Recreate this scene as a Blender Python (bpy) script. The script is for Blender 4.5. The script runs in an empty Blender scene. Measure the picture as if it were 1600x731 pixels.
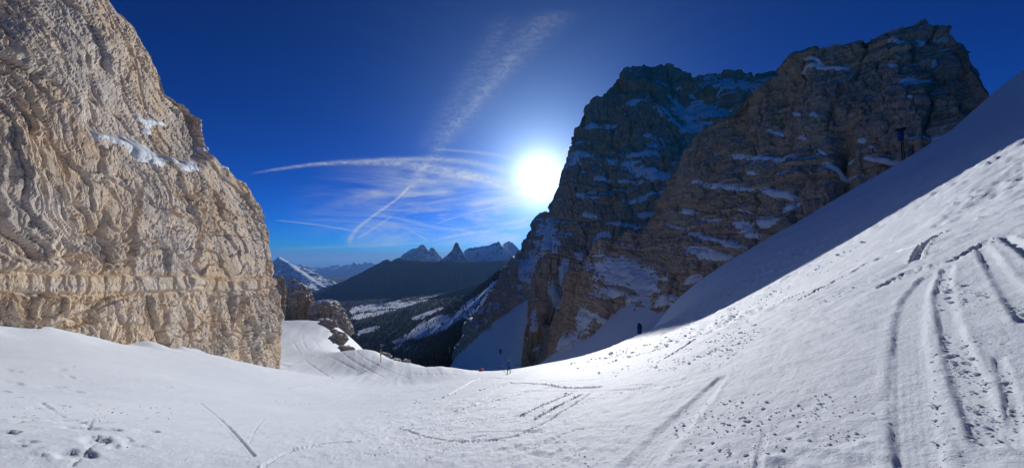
import bpy, bmesh, math, random
import numpy as np

# ----------------------------------------------------------------- camera, world, sun, exposure
sc = bpy.context.scene
col = sc.collection
random.seed(7)
RNG = np.random.default_rng(11)
F, CX, HY = 430.0, 800.0, 400.0          # focal length / horizon of the photograph, in its own pixels


def P(X, Y, D):
    return np.array(((X - CX) / F * D, D, (HY - Y) / F * D))


cam_d = bpy.data.cameras.new('camera')
cam = bpy.data.objects.new('camera', cam_d)
col.objects.link(cam)
cam.location = (0, 0, 0)
cam.rotation_euler = (math.pi / 2, 0, 0)
cam_d.sensor_width = 36
cam_d.lens = 36 * F / 1600
cam_d.shift_y = (HY - 365.5) / 1600
cam_d.clip_start = 0.05
cam_d.clip_end = 200000
sc.camera = cam

SUN_PX = (843, 280)
sd = P(SUN_PX[0], SUN_PX[1], 1.0)
sd /= np.linalg.norm(sd)
SUN_EL = math.asin(sd[2])
SUN_AZ = math.atan2(sd[0], sd[1])

sun_d = bpy.data.lights.new('sun', 'SUN')
sun_d.energy = 4.2
sun_d.angle = math.radians(0.9)
sun_d.color = (1.0, 0.97, 0.92)
sun = bpy.data.objects.new('sun', sun_d)
col.objects.link(sun)
from mathutils import Vector
sun.rotation_euler = Vector(sd).to_track_quat('Z', 'Y').to_euler()

world = bpy.data.worlds.new('World')
sc.world = world
world.use_nodes = True
world.cycles.sampling_method = 'MANUAL'
world.cycles.sample_map_resolution = 512
EXPOSURE = -0.1
SKY_STRENGTH = 0.12


def build_world():
    nt = world.node_tree
    N, L = nt.nodes, nt.links
    N.clear()

    def inp(s, v):
        if isinstance(v, (int, float)):
            s.default_value = v
        elif isinstance(v, tuple):
            s.default_value = v
        else:
            L.new(v, s)

    def M(op, a, b=0.0, c=0.0, clamp=False):
        n = N.new('ShaderNodeMath')
        n.operation = op
        n.use_clamp = clamp
        inp(n.inputs[0], a)
        inp(n.inputs[1], b)
        inp(n.inputs[2], c)
        return n.outputs[0]

    def ramp(v, a, b, c=0.0, d=1.0):
        n = N.new('ShaderNodeMapRange')
        n.interpolation_type = 'SMOOTHSTEP'
        for i, x in enumerate((v, a, b, c, d)):
            inp(n.inputs[i], x)
        return n.outputs[0]

    tc = N.new('ShaderNodeTexCoord')
    sep = N.new('ShaderNodeSeparateXYZ')
    L.new(tc.outputs['Generated'], sep.inputs[0])
    sky = N.new('ShaderNodeTexSky')
    sky.sky_type = 'NISHITA'
    sky.sun_disc = False
    sky.sun_elevation = SUN_EL
    sky.sun_rotation = SUN_AZ
    sky.altitude = 2600
    sky.air_density = 1.0
    sky.dust_density = 0.25
    sky.ozone_density = 3.0
    # the photograph's deep, polarised blue: steeper falloff towards the zenith
    pre = N.new('ShaderNodeVectorMath')
    pre.operation = 'SCALE'
    pre.inputs['Scale'].default_value = 0.11
    L.new(sky.outputs[0], pre.inputs[0])
    gm = N.new('ShaderNodeGamma')
    gm.inputs[1].default_value = 1.58
    L.new(pre.outputs[0], gm.inputs[0])
    tint = N.new('ShaderNodeMix')
    tint.data_type = 'RGBA'
    tint.blend_type = 'MULTIPLY'
    tint.inputs[0].default_value = 1.0
    tint.inputs[7].default_value = (0.1, 3.2, 8.0, 1)
    L.new(gm.outputs[0], tint.inputs[6])

    # aureole round the sun (thin ice haze) and the disc itself
    dot = N.new('ShaderNodeVectorMath')
    dot.operation = 'DOT_PRODUCT'
    L.new(tc.outputs['Generated'], dot.inputs[0])
    dot.inputs[1].default_value = tuple(sd)
    ang = M('ARCCOSINE', M('MINIMUM', dot.outputs['Value'], 0.9999999))
    g1 = M('MULTIPLY', M('EXPONENT', M('MULTIPLY', ang, -30.0)), 46.0)
    g2 = M('MULTIPLY', M('EXPONENT', M('MULTIPLY', ang, -8.0)), 15.0)
    g3 = M('MULTIPLY', M('EXPONENT', M('MULTIPLY', ang, -3.2)), 1.8)
    disc = M('MULTIPLY', ramp(ang, 0.016, 0.004), 120.0)

    def addc(base, fac, colr):
        n = N.new('ShaderNodeMix')
        n.data_type = 'RGBA'
        n.blend_type = 'ADD'
        n.clamp_factor = False
        inp(n.inputs[0], fac)
        L.new(base, n.inputs[6])
        n.inputs[7].default_value = colr
        return n.outputs[2]

    c = addc(tint.outputs[2], g3, (0.06, 0.40, 0.95, 1))
    c = addc(c, g2, (0.55, 0.78, 1.0, 1))
    c = addc(c, M('ADD', g1, disc), (1.0, 0.98, 0.92, 1))

    # contrails and cirrus, laid out by direction (azimuth / elevation tangents)
    ysafe = M('MAXIMUM', sep.outputs[1], 0.05)
    px = M('MULTIPLY_ADD', M('DIVIDE', sep.outputs[0], ysafe), F, CX)
    py = M('MULTIPLY_ADD', M('DIVIDE', sep.outputs[2], ysafe), -F, HY)
    comb = N.new('ShaderNodeCombineXYZ')
    L.new(px, comb.inputs[0])
    L.new(py, comb.inputs[1])

    def noise(scale, detail=6.0, rough=0.65, rot=0.0, stretch=(1, 1, 1), dist=0.0):
        mp = N.new('ShaderNodeMapping')
        mp.inputs['Rotation'].default_value = (0, 0, rot)
        mp.inputs['Scale'].default_value = stretch
        L.new(comb.outputs[0], mp.inputs[0])
        n = N.new('ShaderNodeTexNoise')
        n.inputs['Scale'].default_value = scale
        n.inputs['Detail'].default_value = detail
        n.inputs['Roughness'].default_value = rough
        n.inputs['Distortion'].default_value = dist
        L.new(mp.outputs[0], n.inputs['Vector'])
        return n.outputs[0]

    n_fine = noise(0.14, 8, 0.72, rot=0.5, stretch=(0.6, 1.3, 1), dist=0.6)
    n_mid = noise(0.02, 6, 0.6)
    n_warp = noise(0.012, 5, 0.6)
    n_warp2 = noise(0.05, 5, 0.65)
    warp = M('ADD', M('MULTIPLY', M('SUBTRACT', n_warp, 0.5), 22.0), M('MULTIPLY', M('SUBTRACT', n_warp2, 0.5), 9.0))
    total = None

    def trail(pts, w0, w1, st, vert=False, fray=0.6, ends=(0.12, 0.12), wob=0.5, fine=True):
        nonlocal total
        pts = np.array(pts, float)
        a, b = (pts[:, 1], pts[:, 0]) if vert else (pts[:, 0], pts[:, 1])
        deg = min(3, len(a) - 1)
        m = a.mean()
        s = (a.max() - a.min()) / 2
        k = np.polyfit((a - m) / s, b, deg)
        A, B = (py, px) if vert else (px, py)
        t = M('MULTIPLY_ADD', A, 1 / s, -m / s)
        v = float(k[0])
        for q in k[1:]:
            v = M('MULTIPLY_ADD', t, v, float(q)) if not isinstance(v, float) else M('MULTIPLY_ADD', t, v, float(q))
        slope = math.atan(abs((b[-1] - b[0]) / (a[-1] - a[0])))
        d = M('SUBTRACT', B, v)
        d = M('ADD', d, M('MULTIPLY', warp, wob))
        d = M('MULTIPLY', d, math.cos(slope))
        w = ramp(t, -1.0, 1.0, w0 * .8, w1 * .8)
        q = M('DIVIDE', d, w)
        g = M('EXPONENT', M('MULTIPLY', M('MULTIPLY', q, q), -1.0))
        g = M('MULTIPLY', g, ramp(t, -1.0, -1.0 + 2 * ends[0]))
        g = M('MULTIPLY', g, ramp(t, 1.0, 1.0 - 2 * ends[1]))
        nn = ramp(n_fine if fine else n_mid, 0.5 - 0.28 * (1.2 - fray), 0.72, 1.0 - fray, 1.0)
        nn = ramp(n_fine if fine else n_mid, 0.30, 0.74, 1.0 - fray, 1.0)
        g = M('MULTIPLY', M('MULTIPLY', g, nn), st)
        total = g if total is None else M('ADD', total, g)

    # left end first (or upper end first when vert)
    trail([(380, 274), (430, 265), (500, 257), (570, 253), (640, 256), (700, 266), (760, 279), (822, 298)], 2.2, 9, 0.62, wob=0.12, fray=0.75, ends=(.15, .04))
    trail([(540, 253), (600, 250), (660, 248), (720, 252), (776, 264), (822, 276)], 3, 7, 0.5, wob=0.15, fray=0.6, ends=(.25, .04))
    trail([(620, 262), (680, 270), (740, 280), (805, 300)], 5, 5, 0.38, wob=0.2, fray=0.6, ends=(.3, .04))
    trail([(672, 232), (720, 236), (780, 243), (826, 256)], 2, 4, 0.26, wob=0.1, fray=0.4)
    trail([(880, 8), (797, 92), (784, 115), (738, 164), (685, 236), (640, 288)], 30, 14, 0.17, vert=True, wob=0.5, fray=0.85, ends=(.08, .1))
    trail([(800, 88), (784, 115), (738, 164), (685, 240)], 10, 12, 0.12, vert=True, wob=0.6, fray=0.9, ends=(.15, .2))
    trail([(790, 10), (750, 98), (705, 165), (660, 238)], 20, 18, 0.09, vert=True, wob=0.6, fray=0.9, ends=(.15, .1))
    trail([(668, 250), (645, 290), (615, 325)], 10, 8, 0.22, vert=True, wob=0.5, fray=0.8, ends=(.2, .2))
    trail([(641, 284), (607, 321), (570, 346), (557, 360), (547, 381)], 2.2, 3.4, 0.55, vert=True, wob=0.22, fray=0.5, ends=(.05, .15))
    trail([(616, 335), (582, 358), (560, 372)], 1.2, 2.0, 0.34, vert=True, wob=0.05, fray=0.4)
    trail([(428, 344), (486, 350), (556, 361)], 1.3, 2.0, 0.36, wob=0.06, fray=0.5)
    trail([(680, 350), (707, 341), (770, 324), (826, 308)], 1.3, 1.8, 0.36, wob=0.05, fray=0.5)
    trail([(455, 342), (557, 308), (651, 286), (729, 277), (800, 283)], 9, 10, 0.26, wob=0.2, fray=0.6, ends=(.3, .1))
    trail([(690, 364), (730, 356), (790, 349), (835, 338)], 4, 3.5, 0.42, wob=0.25, fray=0.75, ends=(.35, .1))
    trail([(670, 380), (720, 366), (780, 358), (835, 350)], 2.5, 5, 0.48, wob=0.25, fray=0.7, ends=(.3, .1))
    trail([(560, 386), (640, 380), (700, 374)], 2, 3, 0.28, wob=0.2, fray=0.6, ends=(.4, .3))
    trail([(415, 391), (520, 386), (640, 381)], 2.5, 4, 0.26, wob=0.2, fray=0.6, ends=(.3, .3))
    trail([(640, 360), (670, 376)], 1.5, 2.0, 0.28, wob=0.1, fray=0.5)
    trail([(800, 304), (850, 262), (905, 222)], 3.5, 3, 0.5, wob=0.1, fray=0.4)
    trail([(400, 408), (520, 405), (620, 401), (820, 396)], 9, 8, 0.55, wob=0.15, fray=0.3, fine=False)
    # loose cirrus veil between the trails, low in front
    nv = noise(0.012, 8, 0.66, rot=0.25, stretch=(0.30, 1.7, 1), dist=1.2)
    veil = M('MULTIPLY', ramp(nv, 0.42, 0.72), ramp(py, 235.0, 300.0))
    veil = M('MULTIPLY', veil, ramp(py, 402.0, 370.0))
    veil = M('MULTIPLY', veil, ramp(px, 420.0, 720.0))
    total = M('ADD', total, M('MULTIPLY', veil, 0.8))
    front = ramp(sep.outputs[1], 0.06, 0.3)
    cov = M('MULTIPLY', M('MINIMUM', total, 0.9), front)
    # cloud brightness: sunlit ice, brighter towards the sun
    bright = M('ADD', M('MULTIPLY', M('EXPONENT', M('MULTIPLY', ang, -3.0)), 5.0), 4.6)
    ccol = N.new('ShaderNodeMix')
    ccol.data_type = 'RGBA'
    ccol.blend_type = 'MULTIPLY'
    ccol.inputs[0].default_value = 1.0
    ccol.inputs[6].default_value = (0.86, 0.95, 1.0, 1)
    L.new(bright, ccol.inputs[7])
    mix = N.new('ShaderNodeMix')
    mix.data_type = 'RGBA'
    L.new(cov, mix.inputs[0])
    L.new(c, mix.inputs[6])
    L.new(ccol.outputs[2], mix.inputs[7])
    bg = N.new('ShaderNodeBackground')
    bg.inputs[1].default_value = SKY_STRENGTH
    L.new(mix.outputs[2], bg.inputs[0])
    out = N.new('ShaderNodeOutputWorld')
    L.new(bg.outputs[0], out.inputs[0])


build_world()
sc.view_settings.view_transform = 'Standard'
sc.view_settings.look = 'None'
sc.view_settings.exposure = EXPOSURE
sc.view_settings.gamma = 1.0
sc.view_settings.use_curve_mapping = False
sc.cycles.max_bounces = 5
sc.cycles.diffuse_bounces = 3
sc.cycles.volume_bounces = 0
sc.cycles.use_denoising = True


# ----------------------------------------------------------------- noise tools
def _hash(i, j, k, seed):
    h = (i.astype(np.int64) * 374761393 + j.astype(np.int64) * 668265263 + k.astype(np.int64) * 2147483647 * 3 + seed * 974634777) & 0xFFFFFFFF
    h = ((h ^ (h >> 13)) * 1274126177) & 0xFFFFFFFF
    h = ((h ^ (h >> 15)) * 2246822519) & 0xFFFFFFFF
    h = h ^ (h >> 16)
    return h


def hash01(i, j, k, seed):
    return (_hash(i, j, k, seed) & 0xFFFFFF).astype(np.float32) / np.float32(0xFFFFFF)


def vnoise(p, seed=0):
    f = np.floor(p)
    w = (p - f).astype(np.float32)
    w = w * w * w * (w * (w * 6 - 15) + 10)
    i, j, k = (f[:, a].astype(np.int64) for a in range(3))
    r = 0
    for a in (0, 1):
        wa = w[:, 0] if a else 1 - w[:, 0]
        for b in (0, 1):
            wb = w[:, 1] if b else 1 - w[:, 1]
            for c in (0, 1):
                wc = w[:, 2] if c else 1 - w[:, 2]
                r = r + wa * wb * wc * hash01(i + a, j + b, k + c, seed)
    return r * 2 - 1


def fbm(p, octaves=4, seed=0, lac=2.03, gain=0.5, ridged=False):
    r, a, tot = 0, 1.0, 0
    q = p.copy()
    for o in range(octaves):
        n = vnoise(q, seed + o * 17)
        if ridged:
            n = 1 - 2 * np.abs(n)
        r = r + a * n
        tot += a
        a *= gain
        q = q * lac + 13.7
    return r / tot


def facets(p, seed=0):
    """cellular blocks: every cell gets its own offset and tilt; returns (offset, edge distance)"""
    f = np.floor(p).astype(np.int64)
    n = len(p)
    b1 = np.full(n, 9.0, np.float32)
    b2 = np.full(n, 9.0, np.float32)
    bv = np.zeros(n, np.float32)
    pf = (p - f).astype(np.float32)
    for a in (-1, 0, 1):
        for b in (-1, 0, 1):
            for c in (-1, 0, 1):
                i, j, k = f[:, 0] + a, f[:, 1] + b, f[:, 2] + c
                h = _hash(i, j, k, seed)
                h2 = _hash(i, j, k, seed + 5)
                dx = a + (h & 1023).astype(np.float32) / 1023 - pf[:, 0]
                dy = b + ((h >> 10) & 1023).astype(np.float32) / 1023 - pf[:, 1]
                dz = c + ((h >> 20) & 1023).astype(np.float32) / 1023 - pf[:, 2]
                d = dx * dx + dy * dy + dz * dz
                v = ((h2 & 1023).astype(np.float32) / 1023 - .5) + .9 * (dx * (((h2 >> 10) & 255).astype(np.float32) / 255 - .5)
                     + dy * (((h2 >> 18) & 255).astype(np.float32) / 255 - .5) + dz * (((h2 >> 24) & 255).astype(np.float32) / 255 - .5)) * 1.6
                m = d < b1
                b2 = np.where(m, b1, np.minimum(b2, d))
                bv = np.where(m, v, bv)
                b1 = np.where(m, d, b1)
    return bv, np.sqrt(b2) - np.sqrt(b1)


def chisel(p, seed=0, kq=1.1, kt=1.5):
    """continuous chipped relief: upper envelope of tilted caps, one per cell (sharp creases, no steps)"""
    f = np.floor(p).astype(np.int64)
    pf = (p - f).astype(np.float32)
    best = np.full(len(p), -9.0, np.float32)
    sec = np.full(len(p), -9.0, np.float32)
    for a in (-1, 0, 1):
        for b in (-1, 0, 1):
            for c in (-1, 0, 1):
                i, j, k = f[:, 0] + a, f[:, 1] + b, f[:, 2] + c
                h = _hash(i, j, k, seed)
                h2 = _hash(i, j, k, seed + 5)
                dx = a + (h & 1023).astype(np.float32) / 1023 - pf[:, 0]
                dy = b + ((h >> 10) & 1023).astype(np.float32) / 1023 - pf[:, 1]
                dz = c + ((h >> 20) & 1023).astype(np.float32) / 1023 - pf[:, 2]
                v = .8 * (h2 & 1023).astype(np.float32) / 1023 + kt * (dx * (((h2 >> 10) & 255).astype(np.float32) / 255 - .5)
                     + dy * (((h2 >> 18) & 255).astype(np.float32) / 255 - .5) + dz * (((h2 >> 24) & 255).astype(np.float32) / 255 - .5)) \
                     - kq * (dx * dx + dy * dy + dz * dz)
                sec = np.maximum(sec, np.minimum(best, v))
                best = np.maximum(best, v)
    return best - .35, best - sec


def courses(s, z, W, H, seed):
    """jointed rock: irregular blocks between bedding planes; offset/tilt of each block, distance to joints, a tone per block"""
    zr = z / H
    row = np.floor(zr).astype(np.int64)
    fz = (zr - row).astype(np.float32)
    o = np.zeros_like(row)
    k = .65 + .8 * hash01(row, o, o, seed)
    ss = s / W * k + 9 * hash01(row, o + 1, o, seed)
    c = np.floor(ss).astype(np.int64)
    fs = (ss - c).astype(np.float32)
    off = hash01(row, c, o, seed + 2) - .5
    t1 = hash01(row, c, o + 1, seed + 2) - .5
    t2 = hash01(row, c, o + 2, seed + 2) - .5
    tone = hash01(row, c, o + 3, seed + 2)
    val = off + 1.1 * t1 * (fs - .5) + 1.1 * t2 * (fz - .5)
    es = np.minimum(fs, 1 - fs) * W / k
    ez = np.minimum(fz, 1 - fz) * H
    return val, es, ez, tone


def sstep(x, a, b):
    t = np.clip((x - a) / (b - a), 0, 1)
    return t * t * (3 - 2 * t)


def project(p):
    D = np.maximum(p[..., 1], 0.01)
    return CX + F * p[..., 0] / D, HY - F * p[..., 2] / D


def in_poly(x, y, poly):
    r = np.zeros(x.shape, bool)
    n = len(poly)
    for i in range(n):
        x0, y0 = poly[i]
        x1, y1 = poly[(i + 1) % n]
        if y0 == y1:
            continue
        c = ((y0 > y) != (y1 > y)) & (x < (x1 - x0) * (y - y0) / (y1 - y0) + x0)
        r ^= c
    return r


# ----------------------------------------------------------------- mesh / object tools
def mesh_np(name, V, faces, smooth=False):
    me = bpy.data.meshes.new(name)
    V = np.ascontiguousarray(V, np.float32)
    faces = np.ascontiguousarray(faces, np.int32)
    k = faces.shape[1]
    me.vertices.add(len(V))
    me.vertices.foreach_set('co', V.ravel())
    me.loops.add(faces.size)
    me.loops.foreach_set('vertex_index', faces.ravel())
    me.polygons.add(len(faces))
    me.polygons.foreach_set('loop_start', np.arange(len(faces), dtype=np.int32) * k)
    me.polygons.foreach_set('loop_total', np.full(len(faces), k, np.int32))
    me.polygons.foreach_set('use_smooth', np.full(len(faces), smooth, bool))
    me.update(calc_edges=True)
    return me


def grid_faces(n, m, wrap=False):
    """n columns x m rows, index = i*m + j"""
    nn = n if wrap else n - 1
    i = np.arange(nn)[:, None]
    j = np.arange(m - 1)[None, :]
    i2 = (i + 1) % n
    return np.stack([i * m + j, i2 * m + j, i2 * m + j + 1, i * m + j + 1], -1).reshape(-1, 4)


def link(name, me, mat=None, parent=None, loc=None):
    o = bpy.data.objects.new(name, me)
    col.objects.link(o)
    if mat is not None and me is not None:
        me.materials.append(mat)
    if parent is not None:
        o.parent = parent
    if loc is not None:
        o.location = loc
    return o


def tag(o, label=None, cat=None, group=None, kind=None):
    if label:
        o['label'] = label
    if cat:
        o['category'] = cat
    if group:
        o['group'] = group
    if kind:
        o['kind'] = kind
    return o


def attr(me, name, arr):
    a = me.attributes.new(name, 'FLOAT', 'POINT')
    a.data.foreach_set('value', np.ascontiguousarray(arr, np.float32))


def grid_normals(G, flip=False):
    du = np.gradient(G, axis=0)
    dv = np.gradient(G, axis=1)
    n = np.cross(du, dv)
    n /= np.linalg.norm(n, axis=-1, keepdims=True) + 1e-9
    return -n if flip else n


def blur(G, it=3):
    for _ in range(it):
        Q = np.concatenate([G[:1], G, G[-1:]], 0)
        G = (Q[:-2] + 2 * Q[1:-1] + Q[2:]) / 4
        Q = np.concatenate([G[:, :1], G, G[:, -1:]], 1)
        G = (Q[:, :-2] + 2 * Q[:, 1:-1] + Q[:, 2:]) / 4
    return G


def resample(pts, t_old, t_new):
    pts = np.asarray(pts, float)
    return np.stack([np.interp(t_new, t_old, pts[:, a]) for a in range(pts.shape[1])], -1)


def smooth1(net, it=1):
    return net


def loft(cols, n, m, wt=None):
    """cols: list of 3-D polylines with equal row counts -> n x m x 3 grid. Columns spaced by mean image distance."""
    C = np.array(cols, float)                      # nc, nr, 3
    X, Y = project(C)
    seg = np.hypot(np.diff(X, axis=0), np.diff(Y, axis=0)).mean(1) + 1e-3
    if wt is not None:
        seg = seg * np.asarray(wt)
    s = np.concatenate([[0], np.cumsum(seg)])
    rs = np.hypot(np.diff(X, axis=1), np.diff(Y, axis=1)).mean(0) + 1e-3
    r = np.concatenate([[0], np.cumsum(rs)])
    sn = np.linspace(0, s[-1], n)
    rn = np.linspace(0, r[-1], m)
    A = np.stack([resample(C[:, j], s, sn) for j in range(C.shape[1])], 1)   # n, nr, 3
    B = np.stack([resample(A[i], r, rn) for i in range(n)], 0)
    return B


# ----------------------------------------------------------------- materials
class NT:
    def __init__(self, name):
        self.m = bpy.data.materials.new(name)
        self.m.use_nodes = True
        self.t = self.m.node_tree
        self.N, self.L = self.t.nodes, self.t.links
        self.N.clear()
        self.out = self.N.new('ShaderNodeOutputMaterial')
        self.b = self.N.new('ShaderNodeBsdfPrincipled')
        self.L.new(self.b.outputs[0], self.out.inputs[0])
        self.geo = self.N.new('ShaderNodeNewGeometry')

    def put(self, s, v):
        if isinstance(v, (int, float, tuple)):
            s.default_value = v
        else:
            self.L.new(v, s)

    def mapping(self, scale=(1, 1, 1), rot=(0, 0, 0)):
        mp = self.N.new('ShaderNodeMapping')
        mp.inputs['Scale'].default_value = scale
        mp.inputs['Rotation'].default_value = rot
        self.L.new(self.geo.outputs['Position'], mp.inputs[0])
        return mp.outputs[0]

    def noise(self, scale, detail=5, rough=.6, vec=None, dist=0.0):
        n = self.N.new('ShaderNodeTexNoise')
        n.inputs['Scale'].default_value = scale
        n.inputs['Detail'].default_value = detail
        n.inputs['Roughness'].default_value = rough
        n.inputs['Distortion'].default_value = dist
        self.L.new(vec if vec is not None else self.geo.outputs['Position'], n.inputs['Vector'])
        return n.outputs[0]

    def voronoi(self, scale, vec=None, feature='F1', out='Distance'):
        n = self.N.new('ShaderNodeTexVoronoi')
        n.feature = feature
        n.inputs['Scale'].default_value = scale
        self.L.new(vec if vec is not None else self.geo.outputs['Position'], n.inputs['Vector'])
        return n.outputs[out]

    def ramp(self, v, a, b, c=0.0, d=1.0):
        n = self.N.new('ShaderNodeMapRange')
        n.interpolation_type = 'SMOOTHSTEP'
        for i, x in enumerate((v, a, b, c, d)):
            self.put(n.inputs[i], x)
        return n.outputs[0]

    def mix(self, f, a, b, mode='MIX'):
        n = self.N.new('ShaderNodeMix')
        n.data_type = 'RGBA'
        n.blend_type = mode
        self.put(n.inputs[0], f)
        self.put(n.inputs[6], a)
        self.put(n.inputs[7], b)
        return n.outputs[2]

    def math(self, op, a, b=0.0):
        n = self.N.new('ShaderNodeMath')
        n.operation = op
        self.put(n.inputs[0], a)
        self.put(n.inputs[1], b)
        return n.outputs[0]

    def attr(self, name):
        n = self.N.new('ShaderNodeAttribute')
        n.attribute_name = name
        return n.outputs['Fac']

    def bump(self, h, strength=.5, dist=.1, prev=None):
        n = self.N.new('ShaderNodeBump')
        n.inputs['Strength'].default_value = strength
        n.inputs['Distance'].default_value = dist
        self.L.new(h, n.inputs['Height'])
        if prev is not None:
            self.L.new(prev, n.inputs['Normal'])
        return n.outputs[0]

    def done(self, colr, rough=.85, normal=None, spec=.2):
        self.put(self.b.inputs['Base Color'], colr)
        self.put(self.b.inputs['Roughness'], rough)
        self.b.inputs['Specular IOR Level'].default_value = spec
        if normal is not None:
            self.L.new(normal, self.b.inputs['Normal'])
        return self.m


def rock_material(name, pale, ochre, grey, k=1.0, stain=.35, dust=None, streak_w=.25, och=.6, band_attr=False):
    t = NT(name)
    big = t.noise(.11 * k, 5, .6, dist=.6)
    mid = t.noise(.55 * k, 6, .65)
    fine = t.noise(4.5 * k, 6, .7)
    st_vec = t.mapping((.9 * k, .9 * k, .10 * k))
    streak = t.noise(1.0, 6, .65, vec=st_vec, dist=.4)
    band = t.noise(1.0, 5, .6, vec=t.mapping((.03 * k, .03 * k, .55 * k)), dist=.3)
    c = t.mix(t.ramp(mid, .38, .66), pale, grey)
    c = t.mix(t.math('MULTIPLY', t.ramp(big, .46, .68), och), c, ochre)
    c = t.mix(t.math('MULTIPLY', t.ramp(band, .55, .72), .45), c, ochre)
    c = t.mix(t.math('MULTIPLY', t.ramp(streak, .52, .72), stain), c, tuple(x * streak_w * 1.6 for x in grey[:3]) + (1,))
    c = t.mix(t.math('MULTIPLY', t.ramp(fine, .35, .62), .30), c, (.75, .68, .58, 1) if pale[0] > .4 else tuple(min(1, x * 1.5) for x in pale[:3]) + (1,))
    if band_attr:
        tn = t.attr('tone')
        c = t.mix(t.math('MULTIPLY', t.ramp(tn, .55, .75), .45), c, ochre)
        c = t.mix(t.math('MULTIPLY', t.ramp(tn, .42, .25), .55), c, tuple(x * .82 for x in grey[:3]) + (1,))
        c = t.mix(t.math('MULTIPLY', t.attr('ochre'), .8), c, ochre)
    if dust is not None:
        sx = t.N.new('ShaderNodeSeparateXYZ')
        t.L.new(t.geo.outputs['Normal'], sx.inputs[0])
        dn = t.noise(dust[0], 7, .7)
        up = t.math('ADD', sx.outputs[2], t.math('MULTIPLY', t.math('SUBTRACT', dn, .5), dust[2]))
        c = t.mix(t.ramp(up, dust[1], dust[1] + .12), c, (.82, .85, .9, 1))
    h1 = t.voronoi(2.2 * k, vec=t.mapping((1, 1, .55)), feature='DISTANCE_TO_EDGE')
    h1 = t.ramp(h1, 0.0, .06)
    h2 = t.noise(7.0 * k, 8, .72)
    ck = t.voronoi(.85 * k, vec=t.mapping((1, 1, .6), (.25, .1, 0)), feature='DISTANCE_TO_EDGE')
    ckm = t.math('MULTIPLY', t.ramp(ck, .035, .0), t.ramp(t.noise(.5 * k, 3, .6), .42, .6))
    c = t.mix(t.math('MULTIPLY', ckm, .6), c, tuple(x * .35 for x in ochre[:3]) + (1,))
    n = t.bump(h1, .5, .10 / k)
    n = t.bump(h2, .8, .14 / k, n)
    n = t.bump(mid, .3, .22 / k, n)
    return t.done(c, .93, n, .15)


def snow_material(name, k=1.0, sss=0.0, tint=(.65, .70, .755, 1)):
    t = NT(name)
    a = t.noise(9.0 * k, 8, .75)
    b = t.noise(1.4 * k, 6, .65)
    cvar = t.mix(t.ramp(t.noise(.35 * k, 4, .6), .35, .7), tint, (tint[0] * .955, tint[1] * .965, tint[2] * .975, 1))
    n = t.bump(a, .7, .055 / k)
    n = t.bump(b, .35, .10 / k, n)
    if sss:
        t.b.inputs['Subsurface Weight'].default_value = 0.6
        t.b.inputs['Subsurface Radius'].default_value = (1.0, 1.1, 1.3)
        t.b.inputs['Subsurface Scale'].default_value = sss
    return t.done(cvar, .62, n, .35)


def plain(name, c, rough=.6, var=.25, scale=8.0, metal=0.0, spec=.4):
    t = NT(name)
    n = t.noise(scale, 5, .6)
    cc = t.mix(t.ramp(n, .35, .7), c, tuple(x * (1 - var) for x in c[:3]) + (1,))
    t.b.inputs['Metallic'].default_value = metal
    return t.done(cc, rough, t.bump(n, .15, .02), spec)


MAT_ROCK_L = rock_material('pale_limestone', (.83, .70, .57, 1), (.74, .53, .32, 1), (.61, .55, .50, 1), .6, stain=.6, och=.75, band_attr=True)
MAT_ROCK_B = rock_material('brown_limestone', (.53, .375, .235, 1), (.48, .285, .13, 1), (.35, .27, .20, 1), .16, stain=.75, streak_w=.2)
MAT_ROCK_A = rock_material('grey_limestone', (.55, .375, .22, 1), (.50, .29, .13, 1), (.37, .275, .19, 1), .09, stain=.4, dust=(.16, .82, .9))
MAT_ROCK_T = rock_material('weathered_limestone', (.42, .35, .27, 1), (.36, .25, .15, 1), (.30, .27, .24, 1), .35, stain=.4, dust=(.5, .72, .6))
MAT_SNOW = snow_material('packed_snow', sss=.022)
MAT_SNOW_F = snow_material('ledge_snow', .2)
MAT_LUMP = snow_material('loose_snow', sss=.16)


# ----------------------------------------------------------------- snow slope (thin plate through surveyed points)
class TPS:
    def __init__(self, pts, reg=1e-3):
        pts = np.asarray(pts, float)
        self.c = pts[:, :2]
        self.s = np.abs(self.c).max()
        c = self.c / self.s
        n = len(c)
        K = self.k(((c[:, None] - c[None]) ** 2).sum(-1)) + reg * np.eye(n)
        Q = np.concatenate([np.ones((n, 1)), c], 1)
        A = np.block([[K, Q], [Q.T, np.zeros((3, 3))]])
        self.w = np.linalg.solve(A, np.concatenate([pts[:, 2], np.zeros(3)]))

    @staticmethod
    def k(r2):
        return 0.5 * r2 * np.log(r2 + 1e-12)

    def __call__(self, x, y):
        sh = np.shape(x)
        x = np.ravel(x) / self.s
        y = np.ravel(y) / self.s
        r = self.w[-3] + self.w[-2] * x + self.w[-1] * y
        for (cx, cy), w in zip(self.c / self.s, self.w):
            r = r + w * self.k((x - cx) ** 2 + (y - cy) ** 2)
        return r.reshape(sh)


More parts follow.
